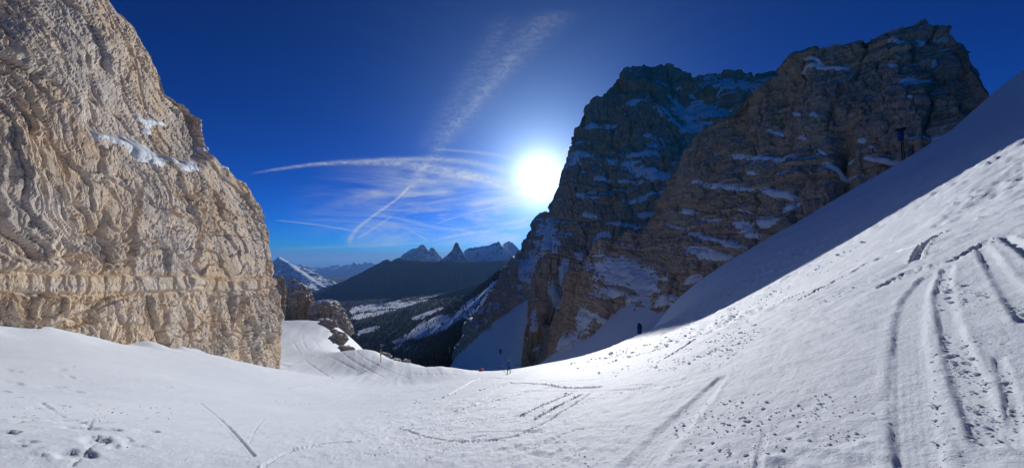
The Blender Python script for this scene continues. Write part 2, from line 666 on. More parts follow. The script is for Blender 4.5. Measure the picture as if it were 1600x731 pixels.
snow_ctrl = [(0, 0, -1.7), (-4, -3, -.9), (5, -3, 1.2), (0, 5, -3.1), (0, 10, -4.8), (0, 25, -9.8), (-2, 45, -16.5),
             (5, 0, .5), (10, 0, 3.0), (20, 5, 6.2), (10, 10, -.9), (-8, 5, -2.7), (-20, 5, -1.8),
             (28.6, 17.9, 6.4), (29.7, 29.7, .6), (34.8, 87, -23.5), (14, 20, -4.4), (15, 35, -9.3), (16, 55, -16.8), (31, 50, -9.0),
             (60, 40, 13.5), (70, 80, 4.0), (100, 70, 26), (60, 120, -18.5)]
KF = 500.0 / F                               # surveyed with a slightly longer lens; keep every bearing
snow_ctrl = [(a * KF, b, c * KF) for a, b, c in snow_ctrl]
for q in [(1600, 110, 100), (1570, 132, 105), (1540, 157, 108), (1480, 215, 112), (1400, 262, 118), (1300, 325, 140), (1200, 372, 160), (1160, 410, 172), (1100, 450, 188), (1040, 492, 200),
          (0, 515, 23.5), (100, 525, 27.9), (200, 540, 34.5), (300, 550, 44.7), (350, 565, 52.2), (436, 576, 75),
          (442, 540, 102), (446, 508, 150), (520, 507, 150), (590, 550, 105), (640, 566, 86), (700, 574, 73), (750, 579, 66), (797, 577, 62), (850, 569, 64), (900, 561, 69), (950, 548, 78), (560, 585, 75), (500, 560, 92), (640, 600, 55), (500, 690, 8), (520, 640, 22), (545, 611, 40), (250, 650, 11), (250, 578, 26), (100, 625, 11), (100, 562, 20), (-100, 610, 11), (-100, 545, 18), (1600, 122, 150), (1540, 178, 150), (1480, 235, 150), (1720, 30, 90)]:
    snow_ctrl.append(tuple(P(*q)))
# behind the lip and behind the rocks
for X, D, z in [(590, 135, -52), (650, 115, -50), (720, 100, -44), (800, 90, -42), (880, 95, -42), (950, 115, -46), (520, 190, -48), (446, 190, -44), (1000, 150, -48), (900, 200, -90), (700, 200, -110)]:
    snow_ctrl.append(((X - CX) / F * D, D, z * KF))
snow_ctrl += [(-90, 60, -22), (-70, 20, -4), (-30, 0, 1), (60, 0, 28), (120, 10, 56), (120, 230, -24)]
HSNOW = TPS(snow_ctrl, 1e-4)


def ground_hit(px, py, dmax=200.0):
    px = np.atleast_1d(np.asarray(px, float))
    py = np.atleast_1d(np.asarray(py, float))
    D = np.exp(np.linspace(np.log(.8), np.log(dmax), 700))
    u = (px - CX) / F
    v = (HY - py) / F
    Z = HSNOW(u[:, None] * D, np.broadcast_to(D, (len(u), len(D))))
    below = (v[:, None] * D) < Z
    k = np.argmax(below, 1)
    ok = below.any(1)
    k = np.clip(k, 1, None)
    d0, d1 = D[k - 1], D[k]
    for _ in range(12):
        dm = (d0 + d1) / 2
        b = v * dm < HSNOW(u * dm, dm)
        d1 = np.where(b, dm, d1)
        d0 = np.where(b, d0, dm)
    d = np.where(ok, d1, np.nan)
    return np.stack([u * d, d, HSNOW(np.nan_to_num(u * d), np.nan_to_num(d))], -1)


def catmull(pts, n=10):
    pts = np.asarray(pts, float)
    if len(pts) < 3:
        t = np.linspace(0, 1, n)[:, None]
        return pts[0] * (1 - t) + pts[-1] * t
    Q = np.concatenate([[2 * pts[0] - pts[1]], pts, [2 * pts[-1] - pts[-2]]])
    out = []
    for i in range(1, len(Q) - 2):
        for t in np.linspace(0, 1, n, endpoint=False):
            a, b, c, d = Q[i - 1], Q[i], Q[i + 1], Q[i + 2]
            out.append(.5 * (2 * b + (c - a) * t + (2 * a - 5 * b + 4 * c - d) * t * t + (3 * b - a - 3 * c + d) * t ** 3))
    out.append(pts[-1])
    return np.array(out)


def build_snow():
    na, nr = 860, 520
    az = np.radians(np.linspace(-76, 78, na))
    r = np.exp(np.linspace(np.log(1.0), np.log(285.0), nr))
    x = np.sin(az)[:, None] * r[None]
    y = np.cos(az)[:, None] * r[None]
    y = y - 0.25
    z = HSNOW(x, y)
    pos = np.stack([x, y, z], -1)
    X, Y = project(pos)
    p3 = np.stack([x.ravel(), y.ravel(), np.zeros(x.size)], -1)
    D = np.hypot(x, y)
    dz = np.zeros(z.shape)
    dz += .30 * fbm(p3 / 14.0, 3, 3).reshape(z.shape) * sstep(D, 6, 30)
    dz += .045 * fbm(p3 / 1.9, 4, 5).reshape(z.shape) * sstep(D, 1.5, 8)
    dz += .011 * fbm(p3 / .22, 4, 9).reshape(z.shape)
    dz += 1.3 * fbm(p3 / 30.0, 3, 13).reshape(z.shape) * sstep(D, 85, 150) * sstep(x, 20, 60)
    # wind lines on the pisted left bank
    pq = p3.copy()
    pq[:, 0] = p3[:, 0] * .9 + p3[:, 1] * .35
    pq[:, 1] = (p3[:, 1] * .9 - p3[:, 0] * .35) * .12
    piste = sstep(D, 45, 70) * sstep(-x, -8, 10)
    dz += piste * .16 * fbm(pq / 1.7, 3, 21).reshape(z.shape)
    # debris zones: loose lumps of old avalanche snow
    zone_n = fbm(p3 / 6.0, 3, 31).reshape(z.shape)
    far = sstep(X, 830, 960) * sstep(D, 9, 17) * (1 - sstep(D, 75, 110)) * sstep(zone_n + sstep(HY + 175 - (X - 800) * .42 - Y, -60, 60), -.15, .5)
    near = np.maximum(sstep(X, 980, 1250) * sstep(Y, 560, 680), sstep(X, 1450, 1540) * sstep(Y, 420, 520))
    near = near * (1 - sstep(D, 9, 14)) * sstep(zone_n, -.45, .25)
    centre = sstep(Y, 600, 640) * sstep(X, 330, 560) * (1 - sstep(X, 900, 1000)) * sstep(zone_n, -.35, .35) * .7
    for cell, amp, zn, sd_ in ((.55, .19, far, 41), (.26, .09, far, 43), (.17, .020, near, 47), (.08, .010, near, 53), (.16, .022, centre, 59), (.4, .03, centre, 61)):
        m = (zn > .01).ravel()
        if m.any():
            q = p3[m] / cell
            q[:, 2] = .5
            v, e = facets(q, sd_)
            b = np.clip(v * 1.3 + .05, 0, None) * sstep(e, .0, .22)
            dzf = dz.ravel()
            dzf[m] += amp * b * zn.ravel()[m]
            dz = dzf.reshape(z.shape)
    # churned, wind-worked surface over the whole right slope and the middle
    churn = np.maximum(sstep(X, 860, 1050), .55 * sstep(X, 450, 700) * sstep(Y, 585, 640)) * (1 - sstep(D, 110, 170)) * sstep(D, 1.5, 4)
    cn = .5 + sstep(zone_n, -.5, .5)
    sc2 = np.clip(D / 12, .35, 1.6)
    dz += churn * cn * (.080 * sc2 * fbm(p3 / .55, 4, 65, gain=.6).reshape(z.shape) * sstep(D, 4, 9) + (.017 + .014 * near) * fbm(p3 / .16, 3, 67).reshape(z.shape) +   .09 * sc2 * fbm(p3 / 1.6, 3, 69).reshape(z.shape) * sstep(D, 8, 16))
    # tracks pressed into the snow (photo outline -> ground line)
    def groove(pts, wpx, depth, berm=.4, rough=.10, flat=True):
        g = ground_hit(*np.array(catmull(pts, 8)).T)
        g = g[~np.isnan(g[:, 0])]
        if len(g) < 2:
            return
        if np.isscalar(wpx):
            wpx_ = (wpx, wpx)
        else:
            wpx_ = wpx
        ww = np.linspace(wpx_[0], wpx_[1], len(g)) * g[:, 1] / F
        mg = ww.max() * 2.0
        sel = (x > g[:, 0].min() - mg) & (x < g[:, 0].max() + mg) & (y > g[:, 1].min() - mg) & (y < g[:, 1].max() + mg)
        qx, qy = x[sel], y[sel]
        best = np.full(qx.shape, 1e9)
        bw = np.full(qx.shape, ww[0])
        side = np.zeros(qx.shape)
        for i in range(len(g) - 1):
            ax, ay = g[i, :2]
            bx, by = g[i + 1, :2]
            dx, dy = bx - ax, by - ay
            l2 = dx * dx + dy * dy + 1e-9
            t = np.clip(((qx - ax) * dx + (qy - ay) * dy) / l2, 0, 1)
            d = np.hypot(qx - ax - t * dx, qy - ay - t * dy)
            m = d < best
            best = np.where(m, d, best)
            bw = np.where(m, ww[i], bw)
            side = np.where(m, np.sign((qx - ax) * dy - (qy - ay) * dx), side)
        pp = np.stack([qx, qy, qx * 0], -1)
        jit = 1 + rough * fbm(pp / (ww.mean() * 5), 3, 71)
        dn = best / (bw / 2 * jit)
        prof = -depth * (1 - sstep(dn, .55, 1.12))
        prof += depth * berm * np.exp(-((dn - 1.25) / .28) ** 2) * (.6 + .8 * fbm(pp / (ww.mean() * .4), 3, 73).clip(-.6, 1))
        prof += np.where(dn < .85, depth * .10 * np.sin(side * best / bw * 38), 0)
        dz[sel] = np.where(dn < .85, dz[sel] * .35, dz[sel]) + prof

    groove([(1450, 434), (1428, 470), (1420, 520), (1422, 580), (1426, 650), (1436, 740)], (20, 50), .020, .5)
    groove([(1480, 420), (1474, 458), (1486, 520), (1506, 580), (1528, 640), (1550, 690)], (12, 38), .017, .7)
    groove([(1532, 385), (1556, 420), (1586, 462), (1612, 500)], (10, 26), .024, .6)
    groove([(1570, 372), (1592, 384), (1620, 402)], (8, 14), .06, .5)
    groove([(1128, 590), (1098, 622), (1052, 668), (1012, 710), (985, 745)], (14, 70), .032, .45)
    groove([(1195, 675), (1190, 700), (1183, 735)], (8, 12), .014, .5)
    groove([(1560, 560), (1578, 620), (1590, 700)], (10, 16), .010, .5)
    groove([(622, 668), (680, 686), (740, 691), (800, 683), (850, 662), (895, 634), (925, 612)], (5, 4), .045, .8)
    groove([(735, 637), (770, 610), (797, 597)], 6, .16, .8)
    groove([(703, 615), (730, 601), (752, 590)], 5, .13, .8)
    groove([(312, 628), (345, 655), (372, 682), (398, 713)], (3.5, 4.5), .045, .9)
    groove([(390, 690), (400, 668), (416, 650)], 3, .02, .9)
    groove([(812, 652), (850, 632), (892, 614)], 5, .13, .8)
    groove([(838, 655), (872, 636), (908, 617)], 5, .15, .8)
    groove([(412, 728), (450, 706), (500, 694), (560, 690)], 7, .045, .8)
    groove([(620, 655), (700, 645), (800, 620), (880, 600)], 5, .06, .8)
    groove([(795, 598), (840, 600), (890, 606), (940, 604)], 4, .12, .8)
    groove([(1250, 470), (1310, 440), (1380, 405), (1450, 385)], 6, .09, .7)
    groove([(1380, 445), (1420, 425), (1480, 410), (1540, 380)], 12, .09, .9)
    groove([(1430, 410), (1440, 390), (1470, 372), (1520, 350)], 10, .10, .9)
    groove([(1040, 560), (1110, 520), (1180, 490), (1260, 458)], 4, .09, .6)
    for a in ((480, 520, 560, 580), (505, 520, 600, 590), (455, 530, 520, 592), (530, 528, 640, 592), (470, 515, 500, 560)):
        groove([(a[0], a[1]), ((a[0] + a[2]) / 2 - 8, (a[1] + a[3]) / 2 + 4), (a[2], a[3])], 2.5, .10, .7)
    # many faint old ski lines
    tr = np.random.default_rng(5)
    for k_ in range(26):
        x0, y0 = tr.uniform(430, 920), tr.uniform(600, 725)
        dx, dy = tr.uniform(60, 260), tr.uniform(-45, -8)
        cv = tr.uniform(-14, 14)
        groove([(x0, y0), (x0 + dx * .5, y0 + dy * .5 + cv), (x0 + dx, y0 + dy)], tr.uniform(3, 5), tr.uniform(.010, .022), .8)
    # footprints and broken crust at lower left
    prints = [(85, 605, 12), (118, 613, 9), (92, 633, 10), (30, 652, 14), (50, 655, 18), (75, 655, 18), (98, 656, 14), (116, 659, 12), (135, 660, 20), (142, 671, 26), (150, 690, 24), (120, 712, 24),
              (233, 673, 9), (225, 651, 6), (62, 637, 10), (75, 645, 10), (20, 660, 20), (8, 676, 14), (15, 700, 12), (40, 690, 10), (68, 712, 8), (95, 577, 8), (15, 580, 10), (20, 600, 14), (5, 612, 10), (30, 622, 12),
              (200, 690, 8), (215, 697, 9), (190, 685, 7), (165, 685, 8), (150, 632, 6), (178, 700, 10), (262, 604, 6), (430, 593, 5), (110, 590, 6)]
    for X0, Y0, w in prints:
        g = ground_hit(X0, Y0)[0]
        if np.isnan(g[0]):
            continue
        rr = w * g[1] / F * .5
        rr = rr * 1.15
        a = RNG.uniform(0, math.pi)
        sel = (np.abs(x - g[0]) < rr * 4) & (np.abs(y - g[1]) < rr * 6)
        qx, qy = x[sel] - g[0], y[sel] - g[1]
        ex = qx * math.cos(a) + qy * math.sin(a)
        ey = -qx * math.sin(a) + qy * math.cos(a)
        pp = np.stack([x[sel], y[sel], qx * 0], -1)
        dn = np.hypot(ex / rr, ey / (rr * 2.2)) * (1 + .35 * fbm(pp / (rr * 1.2), 3, 81))
        dep = min(.055, rr * .5)
        dz[sel] += -dep * (1 - sstep(dn, .75, 1.05)) + dep * .3 * np.exp(-((dn - 1.3) / .3) ** 2)
    for pts in ([(0, 662), (60, 655), (120, 655)], [(155, 682), (140, 700), (112, 728)], [(65, 630), (90, 645), (100, 652)], [(145, 652), (138, 668), (150, 672)]):
        groove(pts, 5, .03, .9, .4)
    # drifts heaped against the foot of the left wall
    wall_d = .934 * x + .358 * y + 32.4
    heap = np.exp(-np.clip(wall_d, 0, None) / 1.6) * (.25 + .8 * fbm(p3 / 3.4, 3, 91).reshape(z.shape).clip(-.3, 1))
    dz += heap * 1.3 * sstep(D, 12, 20) * (1 - sstep(y, 78, 86))
    pos[..., 2] = z + dz
    me = mesh_np('snow_slope', pos.reshape(-1, 3), grid_faces(na, nr)[:, ::-1], True)
    o = link('snow_slope', me, MAT_SNOW)
    tag(o, kind='structure')
    return o


build_snow()


# ----------------------------------------------------------------- rock walls
def patch_objects(G, Nrm, mask, parent, lift, name='snow_patch', keep=150, min_faces=6, mat=None, blur_it=3, label=None):
    """connected snow patches lying on a rock grid; each one a mesh of its own"""
    n, m = mask.shape
    S = blur(G, blur_it) + Nrm * (np.clip(mask, -.6, .8)[..., None] * lift)
    fm = (mask[:-1, :-1] > -.25) & (mask[1:, :-1] > -.25) & (mask[:-1, 1:] > -.25) & (mask[1:, 1:] > -.25)
    pos_any = np.maximum.reduce([mask[:-1, :-1], mask[1:, :-1], mask[:-1, 1:], mask[1:, 1:]]) > 0
    lab = np.zeros(fm.shape, int)
    comps = []
    nxt = 0
    H, W = fm.shape
    for i, j in zip(*np.nonzero(fm & pos_any)):
        if lab[i, j]:
            continue
        nxt += 1
        st = [(i, j)]
        lab[i, j] = nxt
        cells = []
        while st:
            a, b = st.pop()
            cells.append((a, b))
            for c, d in ((a + 1, b), (a - 1, b), (a, b + 1), (a, b - 1)):
                if 0 <= c < H and 0 <= d < W and fm[c, d] and not lab[c, d]:
                    lab[c, d] = nxt
                    st.append((c, d))
        comps.append(np.array(cells))
    comps = [c for c in comps if len(c) >= min_faces]
    comps.sort(key=len, reverse=True)
    V = S.reshape(-1, 3)

    def emit(cells, nm):
        a, b = cells[:, 0], cells[:, 1]
        f = np.stack([a * m + b, (a + 1) * m + b, (a + 1) * m + b + 1, a * m + b + 1], -1)
        u, inv = np.unique(f, return_inverse=True)
        return link(nm, mesh_np(nm, V[u], inv.reshape(f.shape), True), mat or MAT_SNOW_F, parent)

    for c in comps[:keep]:
        emit(c, name)
    if len(comps) > keep:
        o = emit(np.concatenate(comps[keep:]), 'snow_dusting')
        o['kind'] = 'stuff'
    return len(comps)


def ellipse_mask(X, Y, ells, nz, k=.55):
    m = np.full(X.shape, -9.0)
    for (cx, cy, a, b, rot) in ells:
        r = math.radians(rot)
        dx, dy = X - cx, Y - cy
        u = (dx * math.cos(r) + dy * math.sin(r)) / a
        v = (-dx * math.sin(r) + dy * math.cos(r)) / b
        m = np.maximum(m, 1 - np.hypot(u, v))
    return m + nz * k


def build_left_cliff():
    n0, d0, zb, lean = np.array((.934, .358)), 32.4, -15.0, .25

    def wp(X, Y):
        u, v = (X - CX) / F, (HY - Y) / F
        return P(X, Y, (d0 - lean * zb) / (-n0[0] * u - n0[1] - lean * v))

    def base(X, Y):
        u = (X - CX) / F
        return P(X, Y, d0 / (-n0[0] * u - n0[1]))

    spec = [(-230, 532, -260, -170), (-100, 545, -120, -160), (0, 560, -10, -140), (80, 565, 80, -100), (150, 575, 163, -6), (200, 580, 205, 38), (225, 585, 240, 88), (255, 588, 264, 143),
            (290, 592, 302, 163), (315, 598, 321, 192), (335, 602, 325, 236), (355, 605, 350, 258), (380, 608, 385, 290), (402, 612, 407, 322), (418, 616, 411, 345), (431, 622, 414, 372)]
    cols_ = []
    T = np.linspace(0, 1, 9)
    for bx, by, tx, ty in spec:
        b = base(bx, by)
        t = wp(tx, ty)
        body = [b * (1 - k) + t * k for k in T]
        body = [q + np.array((.927, .375, 0)) * (2.0 * math.sin(k * math.pi)) for q, k in zip(body, T)]
        back = np.array((-.927, -.375, 0))
        cap = [t + back * 4 + np.array((0, 0, .8)), t + back * 16 + np.array((0, 0, 0)), t + back * 40 + np.array((0, 0, -16.0))]
        cols_.append(body + cap)
    # round the far corner and run back behind it
    last = np.array(cols_[-1])
    c1 = last + np.array((-3.9, 3.8, 0))
    c2 = last + np.array((-14.0, 10, -1))
    c3 = last + np.array((-38, 18, -4))
    cols_ += [c1, c2, c3]
    G = loft(cols_, 680, 600, wt=[.5] + [1] * (len(spec) - 2) + [2.2, .8, .3])
    nrm = grid_normals(G)
    if nrm[200, 200] @ np.array((.927, .375, 0)) < 0:
        nrm = -nrm
    X, Y = project(G)
    p = G.reshape(-1, 3)
    zz = G[..., 2]
    # broad buttresses, chimneys, blocks at several sizes
    w = np.stack([fbm(p / 7.0, 3, 1), fbm(p / 7.0, 3, 2), fbm(p / 7.0, 3, 4)], -1)
    pw = p + w * 2.2
    w2 = np.stack([fbm(p / 1.6, 3, 101), fbm(p / 1.6, 3, 102), fbm(p / 1.6, 3, 104)], -1)
    tx = np.array((.342, -.94, 0))                       # along the wall
    sh = (p @ tx)[:, None]
    pq = pw + w2 * .22
    # joints lean: blocks are sheared a little along the wall
    pr = pq + np.array((.10, -.30, 0)) * pq[:, 2:3]
    d = 1.3 * fbm(pw / np.array((14, 14, 34)), 3, 6)
    v1, e1 = chisel(pr / np.array((6.5, 6.5, 13)), 11, .75, 1.2)
    v2, e2 = chisel(pr / np.array((2.9, 2.9, 5.6)), 13, .75, 1.2)
    v2b, e2b = chisel((pr + 31.0) / np.array((2.0, 2.0, 3.4)), 15, .75, 1.2)
    v3, e3 = chisel((p + w2 * .15) / np.array((1.2, 1.2, 2.0)), 17, .75, 1.2)
    v4, e4 = chisel((p + w2 * .08) / np.array((.55, .55, .85)), 19, .75, 1.2)
    f5, g5 = facets((p + w2 * .1) / np.array((.8, .8, 1.5)), 21)
    br = .5 + .8 * sstep(fbm(p / 9.0, 2, 37), -.3, .5)          # some faces stay smooth, others are broken up
    sw = pq @ np.array((-.358, .934, 0)) + .9 * fbm(p / 3.0, 3, 141)
    up = sstep(p[:, 2], 0, 16)
    zw = pq[:, 2] + .5 * (pq @ np.array((-.358, .934, 0)) - 60) * up + .8 * fbm(p / 3.5, 3, 143)
    sw = sw + .25 * pq[:, 2] * (1 - .5 * up) + .10 * w2[:, 0]
    zw = zw + .10 * w2[:, 1]
    b1, s1, q1, tone1 = courses(sw + 1.6 * w[:, 0], zw + 1.6 * w[:, 1], 5.5, 6.5, 151)
    b2, s2, q2, tone2 = courses(sw + 3.3, zw + 1.7 + .5 * w[:, 1], 2.0, 2.1, 153)
    b3, s3, q3, tone3 = courses(sw + .7, zw + .9, .8, .8, 155)
    b4, s4, q4, _ = courses(sw * .9 - .45 * zw, zw * .9 + .45 * sw, .55, 1.6, 157)
    d = d + 1.0 * v1 + .75 * b1 - .50 * np.exp(-(s1 / .16) ** 2) - .30 * np.exp(-(q1 / .14) ** 2)
    d = d + (.42 * b2 - .26 * np.exp(-(s2 / .09) ** 2) - .14 * np.exp(-(q2 / .08) ** 2)) * br
    d = d + (.21 * b3 - .12 * np.exp(-(s3 / .06) ** 2) + .12 * b4 - .10 * np.exp(-(s4 / .05) ** 2)) * br
    lz = (zw + 1.2 * w[:, 2]) / 3.7
    lf = lz - np.floor(lz)
    d = d + .55 * (lf - .5) * hash01(np.floor(lz).astype(np.int64), np.zeros(len(lz), np.int64), np.zeros(len(lz), np.int64), 8) * sstep(fbm(p / 8.0, 2, 47), -.4, .3)
    d = d + .20 * v2 - .25 * v2b * br + .16 * v3 * br + .09 * v4 * br + .08 * f5 * br
    tone = .45 * tone1 + .35 * tone2 + .2 * tone3
    d = (d * .84).reshape(zz.shape)
    # vertical chimneys at the foot
    for cx, wd, dep, y0, y1 in ((62, 3, .8, 440, 520), (203, 3, .9, 300, 540), (110, 3, .8, 330, 430), (293, 3, 1.0, 420, 520), (382, 4, 1.3, 440, 560), (315, 3, .9, 355, 420), (340, 3, .9, 470, 545), (160, 2.5, .6, 350, 425), (255, 2.5, .7, 455, 550)):
        yy = np.stack([Y.ravel() / 26, Y.ravel() * 0 + cx, Y.ravel() * 0], -1)
        ox = 12 * fbm(yy, 4, 25).reshape(Y.shape)
        d -= dep * np.exp(-((X - cx - ox) / wd) ** 2) * sstep(Y, y0 - 20, y0 + 10) * (1 - sstep(Y, y1 - 10, y1 + 20))
    # the bedding band: a proud course between two undercut joints
    bed = 8 * fbm(np.stack([X.ravel() / 60, X.ravel() * 0, X.ravel() * 0], -1), 3, 27).reshape(X.shape) * .4
    top = np.interp(X, [-400, 0, 60, 200, 290, 330, 400, 430], [415, 427, 431, 429, 433, 437, 436, 434]) + bed
    bot = np.interp(X, [-400, 0, 60, 200, 290, 330, 400, 430], [455, 457, 460, 455, 454, 455, 452, 446]) + bed
    ins = sstep(Y, top - 1, top + 1.5) * (1 - sstep(Y, bot - 1.5, bot + 1))
    sc_ = np.clip(G[..., 1] / 40, .6, 1.8)
    flat = np.clip(sstep(Y, top - 14, top) * (1 - sstep(Y, bot, bot + 10)), 0, 1)
    d = d * (1 - .65 * flat) + ins * (.24 + .3 * fbm(p / 3.0, 2, 43).reshape(X.shape)) * sc_ + flat * .05
    d -= .38 * sc_ * (np.exp(-((Y - top + 2) / 2.6) ** 2) + .75 * np.exp(-((Y - bot - 1.5) / 2.2) ** 2)) * (.55 + .6 * fbm(p / 2.0, 2, 29).reshape(X.shape))
    # joints between the blocks of that course
    jr = np.random.default_rng(3)
    xj = -60.0
    while xj < 430:
        d -= ins * jr.uniform(.05, .4) * sc_ * np.exp(-((X - xj - .1 * (Y - 440) * jr.uniform(-1, 1)) / 1.6) ** 2)
        xj += jr.uniform(9, 34)
    # snow ledge that climbs to the left
    ly = np.interp(X, [100, 145, 200, 250, 315, 330], [196, 214, 232, 256, 270, 262])
    dY = ly - Y
    on = sstep(X, 120, 165) * (1 - sstep(X, 318, 335))
    d -= on * 1.7 * sstep(dY, -2, 26) * (1 - sstep(dY, 60, 170))
    d *= (1 - sstep(np.arange(600)[None, :] / 600.0, .86, .97) * .3)
    G2 = G + nrm * d[..., None]
    me = mesh_np('rock_face', G2.reshape(-1, 3), grid_faces(680, 600), False)
    oc = .9 * np.exp(-((Y - top) / 9) ** 2) + .8 * np.exp(-((Y - bot - 4) / 8) ** 2) + .45 * sstep(Y, bot, bot + 12)
    oc = oc * (.45 + .9 * fbm(p / 4.0, 3, 41).reshape(X.shape))
    attr(me, 'ochre', np.clip(oc, 0, 1).ravel())
    attr(me, 'tone', tone)
    root = bpy.data.objects.new('rock_cliff', None)
    col.objects.link(root)
    foot = base(220, 545)
    root.location = tuple(foot)
    tag(root, 'sunlit beige limestone cliff filling the left side of the picture', 'cliff')
    o = link('rock_face', me, MAT_ROCK_L, root)
    o.location = tuple(-foot)
    nz = (fbm(p / 1.6, 4, 33) + .5 * fbm(p / .5, 3, 34)).reshape(X.shape)
    N2 = grid_normals(blur(G2, 4))
    if N2[200, 200] @ np.array((.927, .375, 0)) < 0:
        N2 = -N2
    ells = [(225, 236, 34, 14, 28), (190, 224, 40, 6, 22), (248, 205, 9, 5, 20), (300, 259, 17, 8, -12), (327, 232, 7, 5, 20), (244, 189, 16, 4, 30), (262, 190, 12, 4, 20), (160, 215, 14, 4, 12), (178, 219, 30, 4, 20), (272, 250, 12, 3, 25), (355, 262, 8, 3, 25)]
    mk = ellipse_mask(X, Y, ells, nz, .55) + .22
    cnt = len(bpy.data.objects)
    patch_objects(G2, N2, mk, root, .55, keep=40, min_faces=8, blur_it=2)
    for ob in root.children:
        ob.location = tuple(-foot)
    return root


build_left_cliff()


def cap_rows(t, back):
    t = np.array(t)
    b = np.array(back, float)
    return [t + b * .12 + np.array((0, 0, abs(b[1]) * .01)), t + b * .5 - np.array((0, 0, np.linalg.norm(b) * .15)), t + b - np.array((0, 0, np.linalg.norm(b) * .9))]


def build_near_peak():
    spec = [((1575, 185, 104), (1552, 160, 112)), ((1562, 195, 106), (1536, 138, 118)), ((1535, 225, 108), (1510, 93, 130)), ((1505, 245, 110), (1497, 68, 138)), ((1475, 262, 112), (1478, 46, 145)), ((1440, 285, 116), (1447, 37, 150)),
            ((1390, 310, 122), (1395, 46, 155)), ((1335, 345, 132), (1338, 62, 165)), ((1290, 362, 140), (1285, 80, 176)), ((1255, 378, 147), (1243, 92, 185)), ((1220, 396, 154), (1226, 110, 192)), ((1180, 430, 165), (1165, 150, 210)),
            ((1130, 460, 178), (1108, 190, 235)), ((1080, 495, 190), (1070, 240, 250)), ((1040, 525, 200), (1047, 292, 262)), ((1000, 552, 215), (1005, 350, 275)), ((950, 580, 235), (940, 376, 290)), ((890, 600, 270), (892, 428, 310)), ((845, 610, 310), (858, 515, 330))]
    cols_ = []
    T = np.linspace(0, 1, 9)
    for b, t in spec:
        b, t = P(*b), P(*t)
        h = t[2] - b[2]
        out = np.array((-.45, -.89, 0))
        body = []
        for k in T:
            q = b * (1 - k) + t * k + out * (.07 * h * math.sin(math.pi * k) + .05 * h * (math.sin(k * math.pi * 2.0 + .4)))
            body.append(q)
        cols_.append(body + cap_rows(t, np.array((14, 42, 0))))
    first = np.array(cols_[0]) + np.array((6, 25, -2))
    last = np.array(cols_[-1]) + np.array((-2, 60, -10))
    cols_ = [first] + cols_ + [last]
    n, m = 570, 390
    G = loft(cols_, n, m, wt=[.4] + [1] * 18 + [.3])
    nrm = grid_normals(G)
    if nrm[300, 150] @ np.array((-.5, -.85, 0)) < 0:
        nrm = -nrm
    X, Y = project(G)
    p = G.reshape(-1, 3)
    w = np.stack([fbm(p / 28, 3, 1), fbm(p / 28, 3, 2), fbm(p / 28, 3, 4)], -1)
    pw = p + w * 8
    d = 5.5 * fbm(pw / np.array((40, 40, 110)), 3, 206)
    v1, e1 = chisel(pw / np.array((26, 26, 46)), 211)
    v2, e2 = chisel((pw + 2 * w) / np.array((10, 10, 15)), 213)
    v3, e3 = chisel((p + w * 2) / np.array((4.2, 4.2, 5.2)), 217)
    v4, e4 = chisel((p + w * .6) / np.array((1.9, 1.9, 2.2)), 219)
    sB = p @ np.array((-.62, .78, 0)) + 5 * fbm(p / 16, 3, 241)
    zB = p[:, 2] + .10 * p[:, 0] + 4 * fbm(p / 24, 3, 243)
    b1, s1, q1, _ = courses(sB + .15 * zB, zB, 26, 30, 251)
    b2, s2, q2, _ = courses(sB + 9, zB + 5, 9, 9, 253)
    b3, s3, q3, _ = courses(sB + 2, zB + 3, 3.4, 3.2, 255)
    d = d + 6.0 * v1 + 4.2 * b1 - 2.6 * np.exp(-(s1 / .8) ** 2) - 1.6 * np.exp(-(q1 / .6) ** 2)
    d = d + 2.0 * b2 - 1.1 * np.exp(-(s2 / .4) ** 2) - .9 * np.exp(-(q2 / .35) ** 2) + .85 * b3 - .4 * np.exp(-(s3 / .25) ** 2)
    d = d - 1.3 * v2 + .9 * v3 - .4 * v4
    d = d + .9 * fbm(p / np.array((2.2, 2.2, 9)), 4, 223, ridged=True)
    # bedding: stepped courses, each ledge set back a little
    zz = p[:, 2] + .16 * p[:, 0] + 3.0 * fbm(p / 35, 2, 225)
    st = zz / 8.5
    fr = st - np.floor(st)
    hgt = hash01(np.floor(st).astype(np.int64), np.zeros(len(st), np.int64), np.zeros(len(st), np.int64), 5)
    d = d + 2.4 * (sstep(fr, 0, .16) * (1 - fr)) * (.25 + hgt) * (.1 + 1.2 * sstep(fbm(p / 26, 2, 227), -.25, .35)) - 1.0
    d = d.reshape(X.shape)
    # deep gully between the upper tower and the shelf, seen in shade
    d -= 7 * np.exp(-((X - 1318 + (Y - 200) * .05) / 14) ** 2) * sstep(Y, 170, 230) * (1 - sstep(Y, 290, 340))
    d -= 10 * np.exp(-((X - 1145 - (Y - 190) * .1) / 22) ** 2) * (1 - sstep(Y, 200, 235))
    d *= sstep(np.arange(n)[:, None] / n, .02, .22) * .85 + .15
    wide = in_poly(X, Y, [(925, 400), (985, 395), (1035, 415), (1030, 450), (985, 470), (940, 440)])
    d[wide] *= .45
    G2 = G + nrm * d[..., None]
    root = bpy.data.objects.new('rock_peak', None)
    col.objects.link(root)
    foot = P(1250, 375, 147)
    root.location = tuple(foot)
    tag(root, 'brown shaded rock tower with thin snow ledges, directly above the snow slope on the right', 'mountain')
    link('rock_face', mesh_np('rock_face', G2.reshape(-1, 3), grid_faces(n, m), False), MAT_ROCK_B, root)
    N2 = grid_normals(blur(G2, 4))
    if N2[300, 150] @ np.array((-.5, -.85, 0)) < 0:
        N2 = -N2
    nz = fbm(p / np.array((7, 7, 3)), 4, 233).reshape(X.shape)
